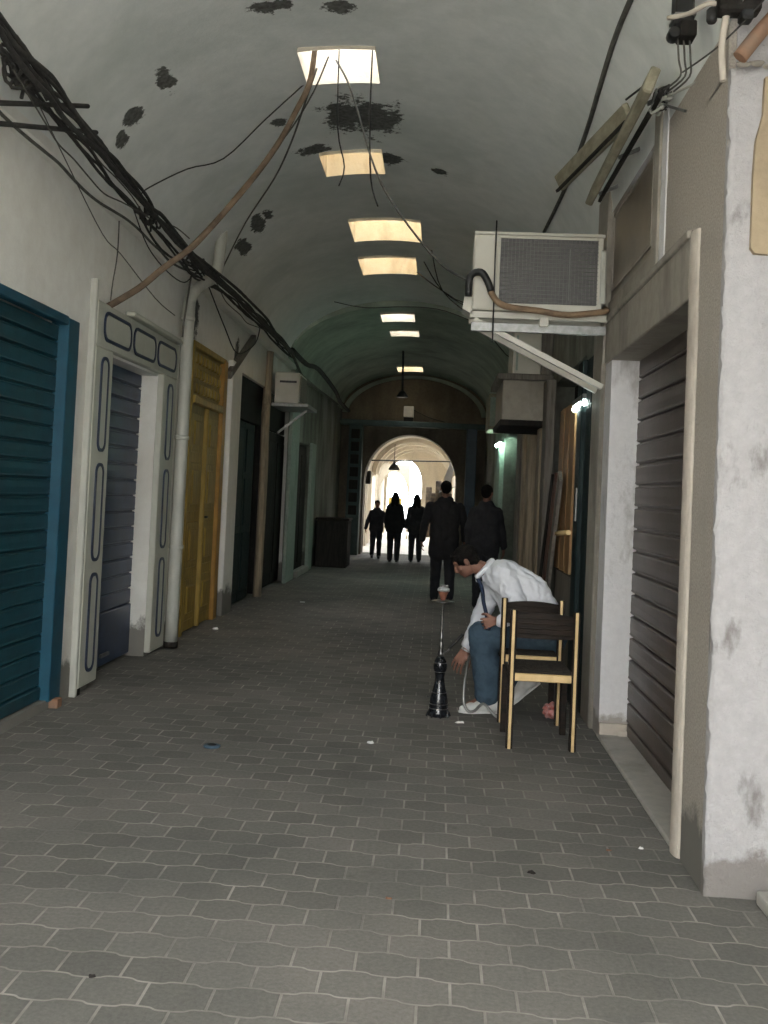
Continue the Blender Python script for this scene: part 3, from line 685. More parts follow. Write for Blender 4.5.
MB().box(1.09, 1.14, 3.86, 3.93, 3.39, 3.43, .008).build('lower_socket', M_black, t)
MB().tube([(.86, 4.1, 3.50), (.92, 4.0, 3.47), (.97, 3.92, 3.47), (1.01, 3.9, 3.46)], .010, 8).build('link_pipe', M_stone_l, t)
MB().tube([(1.055, 3.92, 3.50), (1.045, 3.92, 3.42), (1.035, 3.93, 3.30), (1.045, 3.93, 3.17)], .014, 10).build('conduit', M_stone_l, label='upright tan conduit at the top corner of the white pier', cat='conduit')
MB().tube([(1.42, 3.88, 3.66), (1.26, 3.90, 3.46), (1.17, 3.90, 3.35), (1.10, 3.91, 3.255)], .030, 12).build('rusty_pipe', M_rust, label='rusty orange pipe slanting down onto the white pier', cat='pipe')
MB().tube([(1.2, 3.86, 3.50), (1.12, 3.87, 3.40), (1.03, 4.0, 3.33), (.96, 4.25, 3.34)], .004, 6).build('loose_wire', M_cable, label='thin dark wire sagging below the fittings at top right', cat='wire')
for k, (x, z) in enumerate(((1.13, 3.245), (1.18, 3.25), (1.24, 3.24))):
    mb = MB(); rr_ = bmesh.ops.create_icosphere(mb.bm, subdivisions=2, radius=.024)
    for v in mb.bm.verts: v.co = Vector((v.co.x*1.3+x, v.co.y*.8+3.965, v.co.z*.5+z+.008))+.008*noise.noise_vector(v.co*40+Vector((k, 0, 0)))
    mb.build('mortar_lump', M_stone, label='rough mortar lump on top of the white pier', cat='mortar', group='mortar lumps on the pier top')

# ------------------------------------------------------------------ cables
def wob(pts, a, n=3, seed=0):
    out = []
    for i in range(len(pts)-1):
        p, q = Vector(pts[i]), Vector(pts[i+1])
        for k in range(n):
            t_ = k/n; v = p.lerp(q, t_)
            out.append(v+a*Vector((.3*noise.noise(Vector((i+t_, seed, 1))), noise.noise(Vector((i+t_, seed, 9))), noise.noise(Vector((i*1.3+t_, seed, 5))))))
    out.append(Vector(pts[-1])); return out
base = [(-2.30, 3.6, 3.92), (-2.30, 4.94, 3.79), (-2.31, 5.7, 3.72), (-2.31, 6.57, 3.69), (-2.32, 7.8, 3.62), (-2.33, 9.16, 3.57), (-2.32, 11.38, 3.62), (-2.32, 13.2, 3.62), (-2.32, 15.05, 3.58)]
for k in range(6):
    dz = -.012*k+.01*(k % 2); dx = .016*(k % 3)
    pts = [(-2.21+dx, y*.955, 1.5+(z-1.5)*.955+dz) for x, y, z in base]
    MB().tube(wob(pts, .085, 4, k*3.7), (lambda u, k=k: .011+.004*(k % 2)+.006*abs(noise.noise(Vector((u*60, k, 2))))), 7).build('cable', M_cable, label='one of the bundled black cables along the left vault springing', cat='cable', group='upper left cable bundle')
base2 = [(-2.30, 4.4, 3.68), (-2.30, 5.1, 3.60), (-2.31, 5.8, 3.58), (-2.32, 6.6, 3.53), (-2.33, 7.6, 3.47), (-2.33, 8.9, 3.43), (-2.33, 9.8, 3.50), (-2.33, 11.2, 3.52), (-2.32, 13, 3.52), (-2.32, 15, 3.5)]
for k in range(3):
    pts = [(x+.015*k, y, z-.012*k) for x, y, z in base2]
    MB().tube(wob(pts, .08, 4, 40+k*2.2), (lambda u, k=k: .009+.007*abs(noise.noise(Vector((u*50, k, 7))))), 7).build('cable', M_cable, label='one of the lower dark cables sagging beneath the main bundle on the left', cat='cable', group='lower left cable bundle')
MB().tube(wob([(-2.33, 4.5, 3.40), (-2.33, 4.98, 3.37), (-2.34, 5.79, 3.36), (-2.34, 6.5, 3.35), (-2.33, 7.36, 3.40), (-2.33, 8.2, 3.36), (-2.3, 9.1, 3.42)], .04, 3, 5), .010, 7).build('cable', M_cableg, label='single greyish cable sagging across the pale left wall below the bundle', cat='cable')
MB().tube([(-2.34, 5.4, 3.62), (-2.34, 5.9, 3.42), (-2.34, 6.6, 3.16), (-2.34, 7.0, 3.12), (-2.34, 7.9, 2.98), (-2.34, 8.5, 2.95)], .004, 6).build('cable', M_cableg, label='hair-thin wire crossing the left wall under the sagging cable', cat='wire')
MB().tube([(-2.34, 6.92, 3.34), (-2.34, 6.92, 3.1), (-2.35, 6.88, 2.88), (-2.35, 6.86, 2.76)], .005, 6).build('cable', M_cableg, label='thin wire dropping down to the cream surround corner', cat='wire')
MB().tube([(-2.33, 7.2, 3.5), (-2.3, 7.5, 3.30), (-2.28, 8.0, 3.22), (-2.3, 8.6, 3.26), (-2.3, 8.9, 3.4)], .005, 6).build('cable', M_cable, label='small looping wire left of the drainpipe top', cat='wire')
MB().tube([(-2.34, 8.98, 3.4), (-2.36, 8.9, 3.0), (-2.36, 8.86, 2.82)], .009, 6).build('cable', M_cableg, label='short cable running down beside the drainpipe offset', cat='cable')
MB().tube([(-2.33, 9.6, 3.45), (-2.3, 10.3, 3.15), (-2.3, 11.0, 2.98), (-2.28, 11.9, 3.22), (-2.3, 12.3, 3.5)], .007, 6).build('cable', M_cable, label='slack wire drooping above the yellow door', cat='wire')
for k, (ya, yb, za, lb) in enumerate(((5.2, 8.4, 3.66, 'thin loose strand sagging beside the near half of the left cable bundle'), (8.9, 12.5, 3.52, 'thin loose strand sagging beside the far half of the left cable bundle'), (4.8, 7.2, 3.52, 'thin grey strand dangling in a shallow loop below the upper left cables'))):
    MB().tube(wob([(-2.2, ya, za), (-2.24, ya*.7+yb*.3, za-.13), (-2.26, ya*.35+yb*.65, za-.15), (-2.22, yb, za-.06)], .05, 3, 70+k), .005, 6).build('cable', M_cableg, label=lb, cat='wire')
t = thing('cable_tangle', 'knot of dusty wires where the left bundle meets the drainpipe', 'wire tangle', (-2.3, 8.8, 3.4))
for k in range(5):
    MB().tube([(-2.28+random.uniform(-.03, .04), 8.6+random.uniform(-.3, .3)+i*.07, 3.50+random.uniform(-.10, .08)) for i in range(6)], .007, 6).build('wire_loop', M_cable, t)
t = thing('cable_tangle', 'dark frayed wire clump under the cables at the upper left edge', 'wire tangle', (-2.3, 5.2, 3.5))
for k in range(9):
    MB().tube([(-2.28+random.uniform(-.04, .06), 4.95+random.uniform(-.1, .1)+i*.055, 3.62+random.uniform(-.10, .08)) for i in range(6)], .010, 6).build('wire_loop', M_cable, t)
t = thing('cable_tangle', 'small knot of wires with loose ends on the left above the surround', 'wire tangle', (-2.3, 7.4, 3.45))
for k in range(6):
    MB().tube([(-2.28+random.uniform(-.03, .04), 7.25+random.uniform(-.1, .1)+i*.07, 3.50+random.uniform(-.07, .07)) for i in range(6)], .008, 6).build('wire_loop', M_cable, t)
for (a, b, lb) in (((-2.36, 4.4, 3.20), (-2.20, 5.83, 3.74), 'upper dark rod slanting from the left edge to the cables'), ((-2.36, 4.4, 3.12), (-2.22, 6.05, 3.66), 'lower dark rod slanting from the left edge to the cables')):
    MB().tube([a, b], .014, 8, smooth=0).build('iron_rod', M_cable, label=lb, cat='rod')
MB().beam((-2.43, 11.20, 2.75), (-2.43, 12.6, 3.40), .06, .09, bev=.006).build('timber_brace', M_plankg, label='slanting timber brace above the pilaster right of the yellow door', cat='brace')
MB().tube([(-2.3, 15.0, 3.6), (-2.25, 16.3, 3.55), (-2.2, 17.5, 3.62), (-2.1, 19.5, 3.45), (-2.15, 21, 3.38), (-2.2, 23.6, 3.40)], .04, 8).build('cable', M_cable, label='thick sagging cable run along the far left vault beyond the boxed unit', cat='cable')
MB().tube([(-2.3, 15.0, 3.55), (-2.28, 16.3, 3.30), (-2.25, 17.5, 3.30), (-2.2, 19.5, 3.30), (-2.2, 21, 3.32)], .022, 8).build('cable', M_cableg, label='thinner cable below the thick far left run', cat='cable')
# cables crossing the void
MB().tube([(-2.465, 7.1, 2.75), (-2.23, 7.1, 2.90), (-2.06, 7.1, 3.05), (-1.88, 7.1, 3.19), (-1.75, 7.1, 3.33), (-1.47, 7.1, 3.68), (-1.25, 6.98, 3.93), (-1.11, 6.88, 4.14), (-1.01, 6.80, 4.32), (-.975, 6.74, 4.55)], lambda t_: .026-.006*t_, 8).build('flexible_conduit', M_branch, label='brown gnarled conduit curving from the left wall up into the nearest skylight', cat='conduit')
MB().tube([(-2.0, 7.12, 3.10), (-1.72, 7.15, 3.42), (-1.40, 7.2, 3.86), (-1.2, 7.2, 4.12), (-1.0, 6.9, 4.28), (-.88, 6.75, 4.48)], .006, 6).build('cable', M_cableg, label='pale thin cable following the brown curved conduit', cat='cable')
MB().tube([(-2.28, 10.0, 3.72), (-1.95, 9.4, 4.02), (-1.55, 8.6, 4.20), (-1.30, 7.9, 4.28), (-1.1, 7.2, 4.32), (-.98, 6.9, 4.46)], .008, 6).build('cable', M_cableg, label='long cable hanging just under the vault from skylight to the drainpipe', cat='cable')
MB().tube([(-2.22, 7.0, 3.56), (-2.2, 7.15, 3.66), (-2.0, 7.4, 3.88), (-1.75, 7.5, 4.0), (-1.4, 7.3, 4.24), (-1.08, 7.08, 4.43)], .005, 6).build('cable', M_cable, label='thin dark wire from the nearest skylight to the left cable bundle', cat='wire')
MB().tube([(-.84, 6.85, 4.50), (-.72, 6.86, 4.28), (-.54, 6.95, 3.77), (-.35, 6.92, 3.45), (-.06, 6.85, 3.10), (.14, 6.7, 2.95)], .008, 6).build('cable', M_cableg, label='pale cable swooping from the nearest skylight down to the large air conditioner', cat='cable')
MB().tube([(-.81, 6.75, 4.55), (-.80, 6.8, 4.0), (-.78, 7.15, 3.85), (-.82, 7.2, 3.72)], .005, 6).build('cable', M_cable, label='left of two dark wires dangling from the nearest skylight', cat='wire')
MB().tube([(-.58, 6.75, 4.55), (-.58, 6.8, 4.1), (-.58, 7.1, 3.75), (-.52, 7.1, 3.55)], .006, 6).build('cable', M_cable, label='right of two dark wires dangling from the nearest skylight', cat='wire')
MB().tube([(.84, 4.7, 3.96), (.835, 5.26, 3.97), (.85, 5.87, 3.95), (.87, 6.51, 3.93), (.88, 7.58, 3.91), (.86, 9.08, 3.93)], .016, 8).build('conduit', M_cableg, label='grey conduit stuck to the vault above the hanging plank', cat='conduit')
for k, (x, y) in enumerate(((.95, 8.5), (.6, 11.2), (.9, 12.5))):
    MB().tube([(-.4+.1*k, 13-k*.6, 4.40), (-.05, 12.2, 4.0), (.3+.05*k, 11.6, 3.75-.12*k), (x, y+.8, 3.55-.1*k), (x+.1, y, 3.5)], .007, 6).build('cable', M_cable, label='drooping dark cable under the mid vault on the right', cat='cable', group='drooping cables on the right of the vault')
MB().tube([(-1.6, 14.2, 4.2), (-1.1, 13.6, 4.02), (-.5, 13.2, 3.98), (.0, 13, 3.9), (.6, 12.6, 3.6)], .007, 6).build('cable', M_cable, label='long slack cable crossing beneath the vault behind the fourth skylight', cat='cable')
t = thing('hanging_lamp', 'dark hanging rod lamp under the far end of the vault', 'lamp', (-.82, 20, 3.4))
MB().tube([(-.82, 20, 4.36), (-.80, 20, 3.5)], .022, 8, smooth=0).build('rod', M_black, t)
MB().lathe([(.03, .12), (.07, .08), (.12, 0), (.10, -.02)][::-1], (-.80, 20, 3.44), 14).build('lamp_shade', M_black, t)
t = thing('wall_box', 'small cream box lamp on the end wall above the archway', 'box lamp', (-.78, 23.9, 3.3))
MB().box(-.90, -.66, 23.72, 23.99, 3.32, 3.58, .01).build('casing', M_ac, t)
MB().box(-.89, -.67, 23.71, 23.72, 3.22, 3.31).build('base', M_dwood, t)
MB().tube([(-.66, 23.85, 3.5), (-.3, 23.85, 3.34), (.1, 23.85, 3.24)], .012, 6).build('lead', M_black, t)

# ------------------------------------------------------------------ right far shops
def lamp_tube(name, p0, p1, m, label, r=.018):
    t = thing(name, label, 'lamp', ((p0[0]+p1[0])/2, (p0[1]+p1[1])/2, (p0[2]+p1[2])/2-.02))
    MB().tube([p0, p1], r, 10, smooth=0).build('tube', m, t)
    up = Vector((.01, 0, .045))
    MB().beam(Vector(p0)+up, Vector(p1)+up, .06, .04).build('fixture_body', M_steel, t)
lamp_tube('fluorescent_lamp', (1.02, 7.74, 2.20), (1.055, 7.42, 2.23), M_tube, 'short glowing fluorescent tube under the large air conditioner bracket', .02)
lamp_tube('fluorescent_lamp', (.98, 17.4, 2.40), (1.0, 16.7, 2.40), M_tubes, 'distant glowing greenish fluorescent tube on the right', .028)
t = thing('door_shutter_panel', 'dark green folded timber shutter beside the stone pier behind the chairs', 'shutter', (1.12, 7.4, 0))
MB().box(1.06, 1.14, 7.16, 7.42, 0, 2.55, .01).build('shutter_leaf', M_dgreen, t)
MB().box(1.03, 1.10, 7.44, 7.68, 0, 2.55, .01).build('shutter_leaf', M_dgreen, t)
MB().box(1.02, 1.05, 7.5, 7.53, 1.35, 1.6, .004).build('latch', M_steel, t)
lbs = ['nearest of the upright orange-brown boards right of the leaning planks', 'middle one of the upright orange-brown boards right of the leaning planks', 'farthest of the upright orange-brown boards right of the leaning planks']
for k in range(3):
    y = 7.80+k*.33
    MB().beam((1.04, y+.13, .93), (1.05, y+.16, 2.28), .03, .28, up=(0, 1, 0), bev=.004).build('upright_board', M_planko, label=lbs[k], cat='board', group='upright orange boards')
MB().tube([(1.0, 7.66, 1.26), (1.0, 8.85, 1.20)], .02, 8, smooth=0).build('brass_rail', M_gold, label='horizontal yellow rail across the upright orange boards', cat='rail')
MB().box(1.04, 1.6, 7.72, 8.75, 0, .92, .01).build('shop_counter', M_plankg, label='grey wooden counter base below the orange boards', cat='counter')
for k, (ya, yb, zz, m, lb) in enumerate(((9.95, 8.66, 1.68, M_dwood, 'dark leaning plank nearest the seated man'), (9.62, 8.42, 1.69, M_plankr, 'reddish leaning plank in the middle of the leaning three'), (9.30, 8.18, 1.70, M_plankg, 'grey leaning plank closest to the orange boards'))):
    MB().beam((.985, ya, .0), (.985, yb, zz), .03, .15, up=(0, .8, .6), bev=.003).build('leaning_plank', m, label=lb, cat='plank', group='leaning planks')
for k, (y, m, lb) in enumerate(((9.62, M_plankg, 'nearest tall grey timber post under the boxed overhang'), (10.15, M_plank, 'tall pale timber post under the boxed overhang, second along'), (11.3, M_plank, 'third tall timber post, beyond the overhang box'), (12.1, M_plank, 'slim farthest tall timber post before the dark doorway'))):
    w = (.32, .30, .3, .2)[k]
    mb = MB().box(1.0, 1.09, y, y+w, 0, 2.66-.06*k, .01)
    if k < 2: mb.box(.98, 1.1, y-.03, y+w+.03, 0, .12, .005)
    mb.build('timber_post', m, label=lb, cat='post')
t = thing('overhang_box', 'brown boxed timber overhang jutting from the right wall', 'box', (.85, 10.4, 2.25))
MB().box(.60, 1.12, 10.0, 11.2, 2.28, 2.68, .008).build('boxing', M_stone, t)
MB().box(.54, 1.14, 9.94, 11.26, 2.68, 2.74, .008).build('top_moulding', M_plankg, t)
MB().box(.58, 1.12, 9.97, 11.23, 2.22, 2.28, .008).build('bottom_trim', M_dwood, t)
t = thing('air_conditioner', 'pale box unit standing on the brown timber overhang', 'air conditioner', (.83, 10.4, 2.74))
MB().box(.69, .97, 10.02, 10.7, 2.74, 3.17, .012, 2).build('casing', M_ac, t)
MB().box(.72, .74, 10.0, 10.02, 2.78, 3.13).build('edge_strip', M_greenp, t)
MB().box(.97, 1.09, 10.02, 10.3, 2.74, 3.5, .01).build('duct', M_plankg, t)
t = thing('shop_sign_box', 'pale olive box sign above the distant fluorescent tube', 'box sign', (.9, 17.2, 2.7))
MB().box(.78, 1.02, 16.6, 17.6, 2.62, 3.22, .01).build('casing', M_board, t)
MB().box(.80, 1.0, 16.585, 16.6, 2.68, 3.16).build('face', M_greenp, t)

# lane details beyond the archway
MB().tube([(-1.95, 27.4, 2.37), (.5, 27.4, 2.43)], .022, 6, smooth=0).build('tie_rod', M_black, label='thin dark tie rod spanning the lane beyond the archway', cat='rod')
t = thing('bell_lamp', 'dark bell-shaped lamp hanging in the bright lane', 'lamp', (-1.30, 28.9, 2.15))
MB().tube([(-1.30, 28.9, 2.92), (-1.30, 28.9, 2.42)], .01, 6, smooth=0).build('cord', M_black, t)
MB().lathe([(.16, 0), (.16, .03), (.11, .13), (.055, .18), (.03, .27)], (-1.30, 28.9, 2.16), 16).build('lamp_shade', M_black, t)
MB().box(-2.0, -1.70, 24.9, 25.2, 1.70, 2.03, .02).build('speaker_box', M_dwood, label='dark box hung on the left wall just through the archway', cat='box')
t = thing('shop_awning', 'white slanting awning on the right just through the archway', 'awning', (.3, 26.5, 1.6))
mb = MB(); mb.prism([(.02, 25.4, 1.55), (.30, 25.4, 1.70), (.42, 25.4, 2.55), (.36, 25.4, 2.60)], (0, 1.6, 0)); mb.build('canvas', M_shirt, t)
MB().beam((.03, 25.4, 1.56), (.6, 25.4, 1.8), .02, .02).build('arm', M_steel, t)
for k in range(5):
    x = .26-.13*k; y = 25.3+.42*k
    MB().box(x-.07, x+.09, y, y+.30, .35+.12*(k % 2), 1.55+.16*(k % 3), .03, 2).build('hanging_rug', M_curt, label='dark rug hanging under the white awning', cat='rug', group='rugs beneath the lane awning')
MB().box(-1.62, -1.18, 32.9, 32.98, 0.006, 1.35).build('yellow_notice_panel', M_yellowp, label='yellow panel inside the side arch of the lane', cat='panel')

# ------------------------------------------------------------------ chairs
def make_chair():
    t = thing('dining_chair', 'dark wooden chair with brass edged legs, nearest the camera', 'chair')
    W, D, H = .41, .42, .83
    def leg(x, y, h, top):
        mb = MB().box(x-.020, x+.020, y-.018, y+.018, 0, h, .004)
        l = mb.build('leg', M_chair, t, local=True)
        if top: MB().box(x-.009, x+.009, y-.0225, y-.016, 0.0, h, .002).build('brass_strip', M_gold, l, local=True)
        return l
    for s in (-1, 1):
        leg(s*(W/2-.016), 0, H, True); leg(s*(W/2-.016), D, .43, False)
    MB().box(-W/2+.032, W/2-.032, -.012, .008, .405, .452, .004).build('rail', M_gold, t, local=True, label='brass coloured rear seat rail')
    MB().box(-W/2+.032, W/2-.032, D-.008, D+.012, .405, .452, .004).build('rail', M_gold, t, local=True)
    for s in (-1, 1): MB().box(s*(W/2-.016)-.008, s*(W/2-.016)+.008, .016, D-.016, .405, .445, .004).build('side_rail', M_chair, t, local=True)
    mb = MB().box(-W/2+.03, W/2-.03, .008, D-.008, .448, .468, .008, 2)
    for k in range(14): mb.box(-W/2+.04, W/2-.04, .02+k*.028, .034+k*.028, .466, .473, .002)
    mb.build('seat', M_rattan, t, local=True)
    # bowed back panel
    mb = MB(); n = 10; bm = mb.bm
    F, B = [], []
    for i in range(n+1):
        u = i/n; x = -W/2+.030+(W-.06)*u; bow = .022*(1-(2*u-1)**2); cr = .018*(1-(2*u-1)**2)
        F.append([bm.verts.new((x, -.012-bow, z)) for z in (.665+.004*0, .70, .735, .77, .80+cr)]); B.append([bm.verts.new((x, .006-bow, z)) for z in (.665, .70, .735, .77, .80+cr)])
    for i in range(n):
        for j in range(4):
            bm.faces.new((F[i][j], F[i+1][j], F[i+1][j+1], F[i][j+1])); bm.faces.new((B[i][j], B[i][j+1], B[i+1][j+1], B[i+1][j]))
        bm.faces.new((F[i][0], B[i][0], B[i+1][0], F[i+1][0])); bm.faces.new((F[i][4], F[i+1][4], B[i+1][4], B[i][4]))
    for i in (0, n):
        for j in range(4): bm.faces.new((F[i][j], F[i][j+1], B[i][j+1], B[i][j]))
    bk = mb.build('backrest', M_chair, t, local=True)
    for z in (.69, .72, .75, .78):
        MB().tube([(-W/2+.035+(W-.07)*k/8, -.014-.022*(1-(k/4-1)**2), z) for k in range(9)], .004, 6).build('reed', M_chair, bk, local=True)
    return t
ch = make_chair(); ch.location = (.677, 6.10, 0); ch.rotation_euler.z = .015
c2 = copy_tree(ch); c2.location = (.668, 6.79, 0); c2.rotation_euler.z = -.01
c2['label'] = 'dark wooden chair with brass edged legs on which the man in white sits'
ch['label'] = 'empty dark wooden chair with brass edged legs, standing in front'
for c in (ch, c2): c['group'] = 'dark chairs with brass edges'

# ------------------------------------------------------------------ hookah
hx, hy = .065, 6.86
t = thing('hookah', 'tall black and silver water pipe standing on the paving before the crouching man', 'hookah', (hx, hy, 0))
o = (hx, hy, 0)
MB().lathe([(.06, .0), (.072, .006), (.072, .03), (.064, .05), (.063, .08), (.060, .11), (.052, .15), (.042, .19), (.034, .23), (.031, .265), (.036, .295), (.045, .32), (.047, .345), (.040, .375), (.028, .395), (.02, .41)], o, 24).build('glass_vase', M_glassd, t)
for k in range(8):
    a = 2*PI*k/8+.2
    MB().tube([(hx+.070*math.cos(a), hy+.070*math.sin(a), .03), (hx+.078*math.cos(a), hy+.078*math.sin(a), .012), (hx+.083*math.cos(a), hy+.083*math.sin(a), .002)], .007, 6).build('foot', M_glassd, t)
for z, r in ((.055, .066), (.085, .064), (.16, .052), (.30, .039), (.36, .046)): MB().lathe([(r-.004, -.002), (r, 0), (r, .004), (r-.004, .006)], (hx, hy, z), 24).build('engraved_band', M_chrome, t)
prof = [(.020, .40), (.026, .42), (.018, .44), (.013, .46), (.020, .475), (.013, .49), (.011, .52), (.016, .53), (.010, .545), (.0095, .60), (.0115, .64), (.0085, .70), (.0085, .755), (.014, .765), (.010, .775)]
MB().lathe(prof, o, 16).build('stem', M_chrome, t)
MB().lathe([(.02, .772), (.075, .774), (.080, .780), (.074, .782), (.02, .785)], o, 28).build('ash_tray', M_chrome, t)
MB().lathe([(.014, .785), (.020, .80), (.026, .82), (.034, .840), (.036, .852), (.030, .855)], o, 18).build('tobacco_bowl', M_clay, t)
mb = MB(); mb.lathe([(.037, .846), (.041, .852), (.040, .864), (.030, .872), (.012, .877)], o, 22)
for v in mb.bm.verts: v.co += .005*noise.noise_vector(v.co*70)
mb.build('foil_cover', M_foil, t)
for k in range(3): MB().box(hx-.02+.018*k, hx-.004+.018*k, hy-.012, hy+.008, .872, .890, .003).build('charcoal', M_ash, t)
MB().tube([(hx+.01, hy, .425), (hx+.045, hy-.005, .445), (hx+.055, hy-.005, .46)], .010, 8).build('hose_port', M_chrome, t)
MB().tube([(hx+.05, hy-.005, .455), (hx+.10, hy-.01, .51), (hx+.145, hy-.015, .565)], lambda u: .009+.003*u, 8).build('wand', M_black, t)
MB().tube([(.27, 7.09, .38), (.25, 6.97, .31), (.235, 6.92, .20), (.235, 6.9, .10), (.265, 6.89, .04), (.31, 6.88, .045), (.37, 6.86, .10), (.45, 6.83, .03), (.55, 6.8, .018)], .010, 8).build('hose', M_steel, t, label='grey hose looping beside the white shoe')
MB().tube([(hx-.06, hy-.02, .13), (hx-.085, hy-.025, .135)], .006, 8, smooth=0).build('valve', M_chrome, t)

# ------------------------------------------------------------------ people
def fuse(name, caps, m, parent, voxel=.008, it=6, fold=0, fs=9, label=None, ells=(), local=False):
    """continuous skin over tapered limbs: overlapping tapered capsules -> voxel remesh -> smooth"""
    bm = bmesh.new()
    for (p0, r0, p1, r1) in caps:
        p0, p1 = Vector(p0), Vector(p1); d = p1-p0; L = d.length
        if L < 1e-5: d = Vector((0, 0, 1)); L = 1e-4
        q = d.normalized().to_track_quat('Z', 'Y').to_matrix().to_4x4()
        n = 14; rings = []
        # full tapered capsule profile
        pr = [(math.sin(a)*r0, -math.cos(a)*r0) for a in np.linspace(.12, PI/2, 5)]+[(math.sin(a)*r1, L-math.cos(a)*r1) for a in np.linspace(PI/2, PI-.12, 5)]
        for r, z in pr:
            rings.append([bm.verts.new(Matrix.Translation(p0) @ q @ Vector((r*math.cos(2*PI*k/n), r*math.sin(2*PI*k/n), z))) for k in range(n)])
        for A, B in zip(rings, rings[1:]):
            for k in range(n): bm.faces.new((A[k], A[(k+1) % n], B[(k+1) % n], B[k]))
        bm.faces.new(rings[0][::-1]); bm.faces.new(rings[-1])
    for (c, rad, rot) in ells:
        r = bmesh.ops.create_icosphere(bm, subdivisions=3, radius=1)
        M = Matrix.Translation(c) @ rot.to_4x4() @ Matrix.Diagonal((*rad, 1))
        bmesh.ops.transform(bm, matrix=M, verts=r['verts'])
    bmesh.ops.recalc_face_normals(bm, faces=bm.faces)
    me = bpy.data.meshes.new(name); bm.to_mesh(me); bm.free()
    tmp = bpy.data.objects.new('tmp', me); COL.objects.link(tmp)
    rm = tmp.modifiers.new('r', 'REMESH'); rm.mode = 'VOXEL'; rm.voxel_size = voxel
    sm = tmp.modifiers.new('s', 'SMOOTH'); sm.factor = .5; sm.iterations = it
    dg = bpy.context.evaluated_depsgraph_get()
    ev = tmp.evaluated_get(dg); out = bpy.data.meshes.new_from_object(ev)
    bpy.data.objects.remove(tmp); bpy.data.meshes.remove(me)
    off = Vector((0, 0, 0)) if local else wloc(parent)
    bm = bmesh.new(); bm.from_mesh(out); bm.normal_update()
    for v in bm.verts:
        if fold: 
            f = noise.noise(Vector((v.co.x*fs, v.co.y*fs, v.co.z*fs*.8)))*.6+noise.noise(v.co*fs*2.3)*.4
            f = 1-abs(f)*3.2
            v.co += v.normal*fold*f
        v.co -= off
    for f in bm.faces: f.smooth = True
    bm.to_mesh(out); bm.free(); out.name = name
    out.materials.clear(); out.materials.append(m)
    o_ = bpy.data.objects.new(name, out); COL.objects.link(o_); o_.parent = parent
    if label: o_['label'] = label
    return o_
def frame(fwd, up):
    f = Vector(fwd).normalized(); u = Vector(up); r = f.cross(u).normalized(); u = r.cross(f).normalized()
    return Matrix((r, f, u)).transposed()      # columns: right, forward, up
def head_parts(c, F, s=1.0):
    """c: head centre, F: 3x3 frame (right, forward, up)"""
    P = lambda x, y, z: Vector(c)+F @ Vector((x*s, y*s, z*s))
    ells = [(P(0, -.012, .025), (.075*s, .094*s, .090*s), F), (P(0, .022, -.035), (.060*s, .068*s, .075*s), F), (P(0, .055, -.082), (.026*s, .024*s, .022*s), F),
            (P(0, .066, .032), (.052*s, .022*s, .016*s), F)]
    for q in (-1, 1):
        ells += [(P(q*.078, -.008, -.005), (.010*s, .020*s, .032*s), F), (P(q*.035, .058, -.022), (.022*s, .022*s, .020*s), F), (P(q*.012, .092, -.034), (.010*s, .011*s, .009*s), F)]
    caps = [(P(0, .078, .022), .009*s, P(0, .100, -.026), .013*s), (P(-.018, .080, -.056), .007*s, P(.018, .080, -.056), .007*s), (P(-.014, .078, -.066), .008*s, P(.014, .078, -.066), .008*s)]
    return caps, ells, P
def hand(w, d, n, side, s=1.0, curl=.5):
    """w wrist, d direction of the fingers, n palm normal; side=+1 puts the thumb on d x n"""
    d = Vector(d).normalized(); n = Vector(n); a = d.cross(n).normalized()*side; n = (a.cross(d)*side).normalized()
    w = Vector(w); caps = []
    P = lambda f, l, k: w+d*(f*s)+a*(l*s)+n*(k*s)
    for l0, l1 in ((.020, .034), (.004, .012), (-.012, -.011), (-.024, -.032)):
        caps.append((P(.0, l0*.7, 0), .017*s, P(.078, l1, .0), .0115*s))
    for l, L, r in ((.036, .070, .0086), (.0125, .080, .0088), (-.0115, .074, .0084), (-.034, .058, .0076)):
        p = P(.082, l, 0); dr = d.copy(); seg = (L*.45, L*.31, L*.26); ang = 0
        for k, sl in enumerate(seg):
            dr = (d+a*l*3.2).normalized()
            ang += curl*(.9, 1.1, .8)[k]
            dv = dr*math.cos(ang)+n*math.sin(ang)
            q = p+dv*sl*s; caps.append((p, r*s*(1-.08*k), q, r*s*(1-.08*(k+1)))); p = q
    p0 = P(.018, .028, .004); p1 = p0+(d*.6+a*.75+n*.15).normalized()*.042*s; p2 = p1+(d*.85+a*.25+n*(.2+curl*.6)).normalized()*.032*s; p3 = p2+(d*.8-a*.05+n*(.2+curl)).normalized()*.026*s
    caps += [(p0, .0145*s, p1, .0115*s), (p1, .0115*s, p2, .0105*s), (p2, .0105*s, p3, .009*s)]
    return caps

# --- the man in white, sitting on the second chair and bending to the water pipe (faces -x)
man = thing('person', 'person in white shirt and blue jeans seated bending forward to the water pipe', 'person', (.6, 7.05, 0))
hipN, hipF = Vector((.79, 6.95, .57)), Vector((.79, 7.18, .57))
kneeN, kneeF = Vector((.345, 6.92, .545)), Vector((.36, 7.28, .47))
ankN, ankF = Vector((.40, 6.96, .10)), Vector((.66, 7.22, .17))
shN, shF, neck = Vector((.455, 6.86, .965)), Vector((.43, 7.23, .95)), Vector((.355, 7.04, .985))
elN, wrN = Vector((.60, 6.795, .715)), Vector((.435, 6.80, .665))
elF, wrF = Vector((.36, 7.22, .66)), Vector((.245, 7.13, .405))
hc = Vector((.212, 7.03, 1.040)); HF = frame((-.80, .02, -.60), (-.55, 0, .83))
caps, ells, HP = head_parts(hc, HF, .93)
caps += [(hc+Vector((.05, 0, -.02)), .052, neck, .056), (neck, .056, neck+Vector((.08, 0, -.04)), .06)]
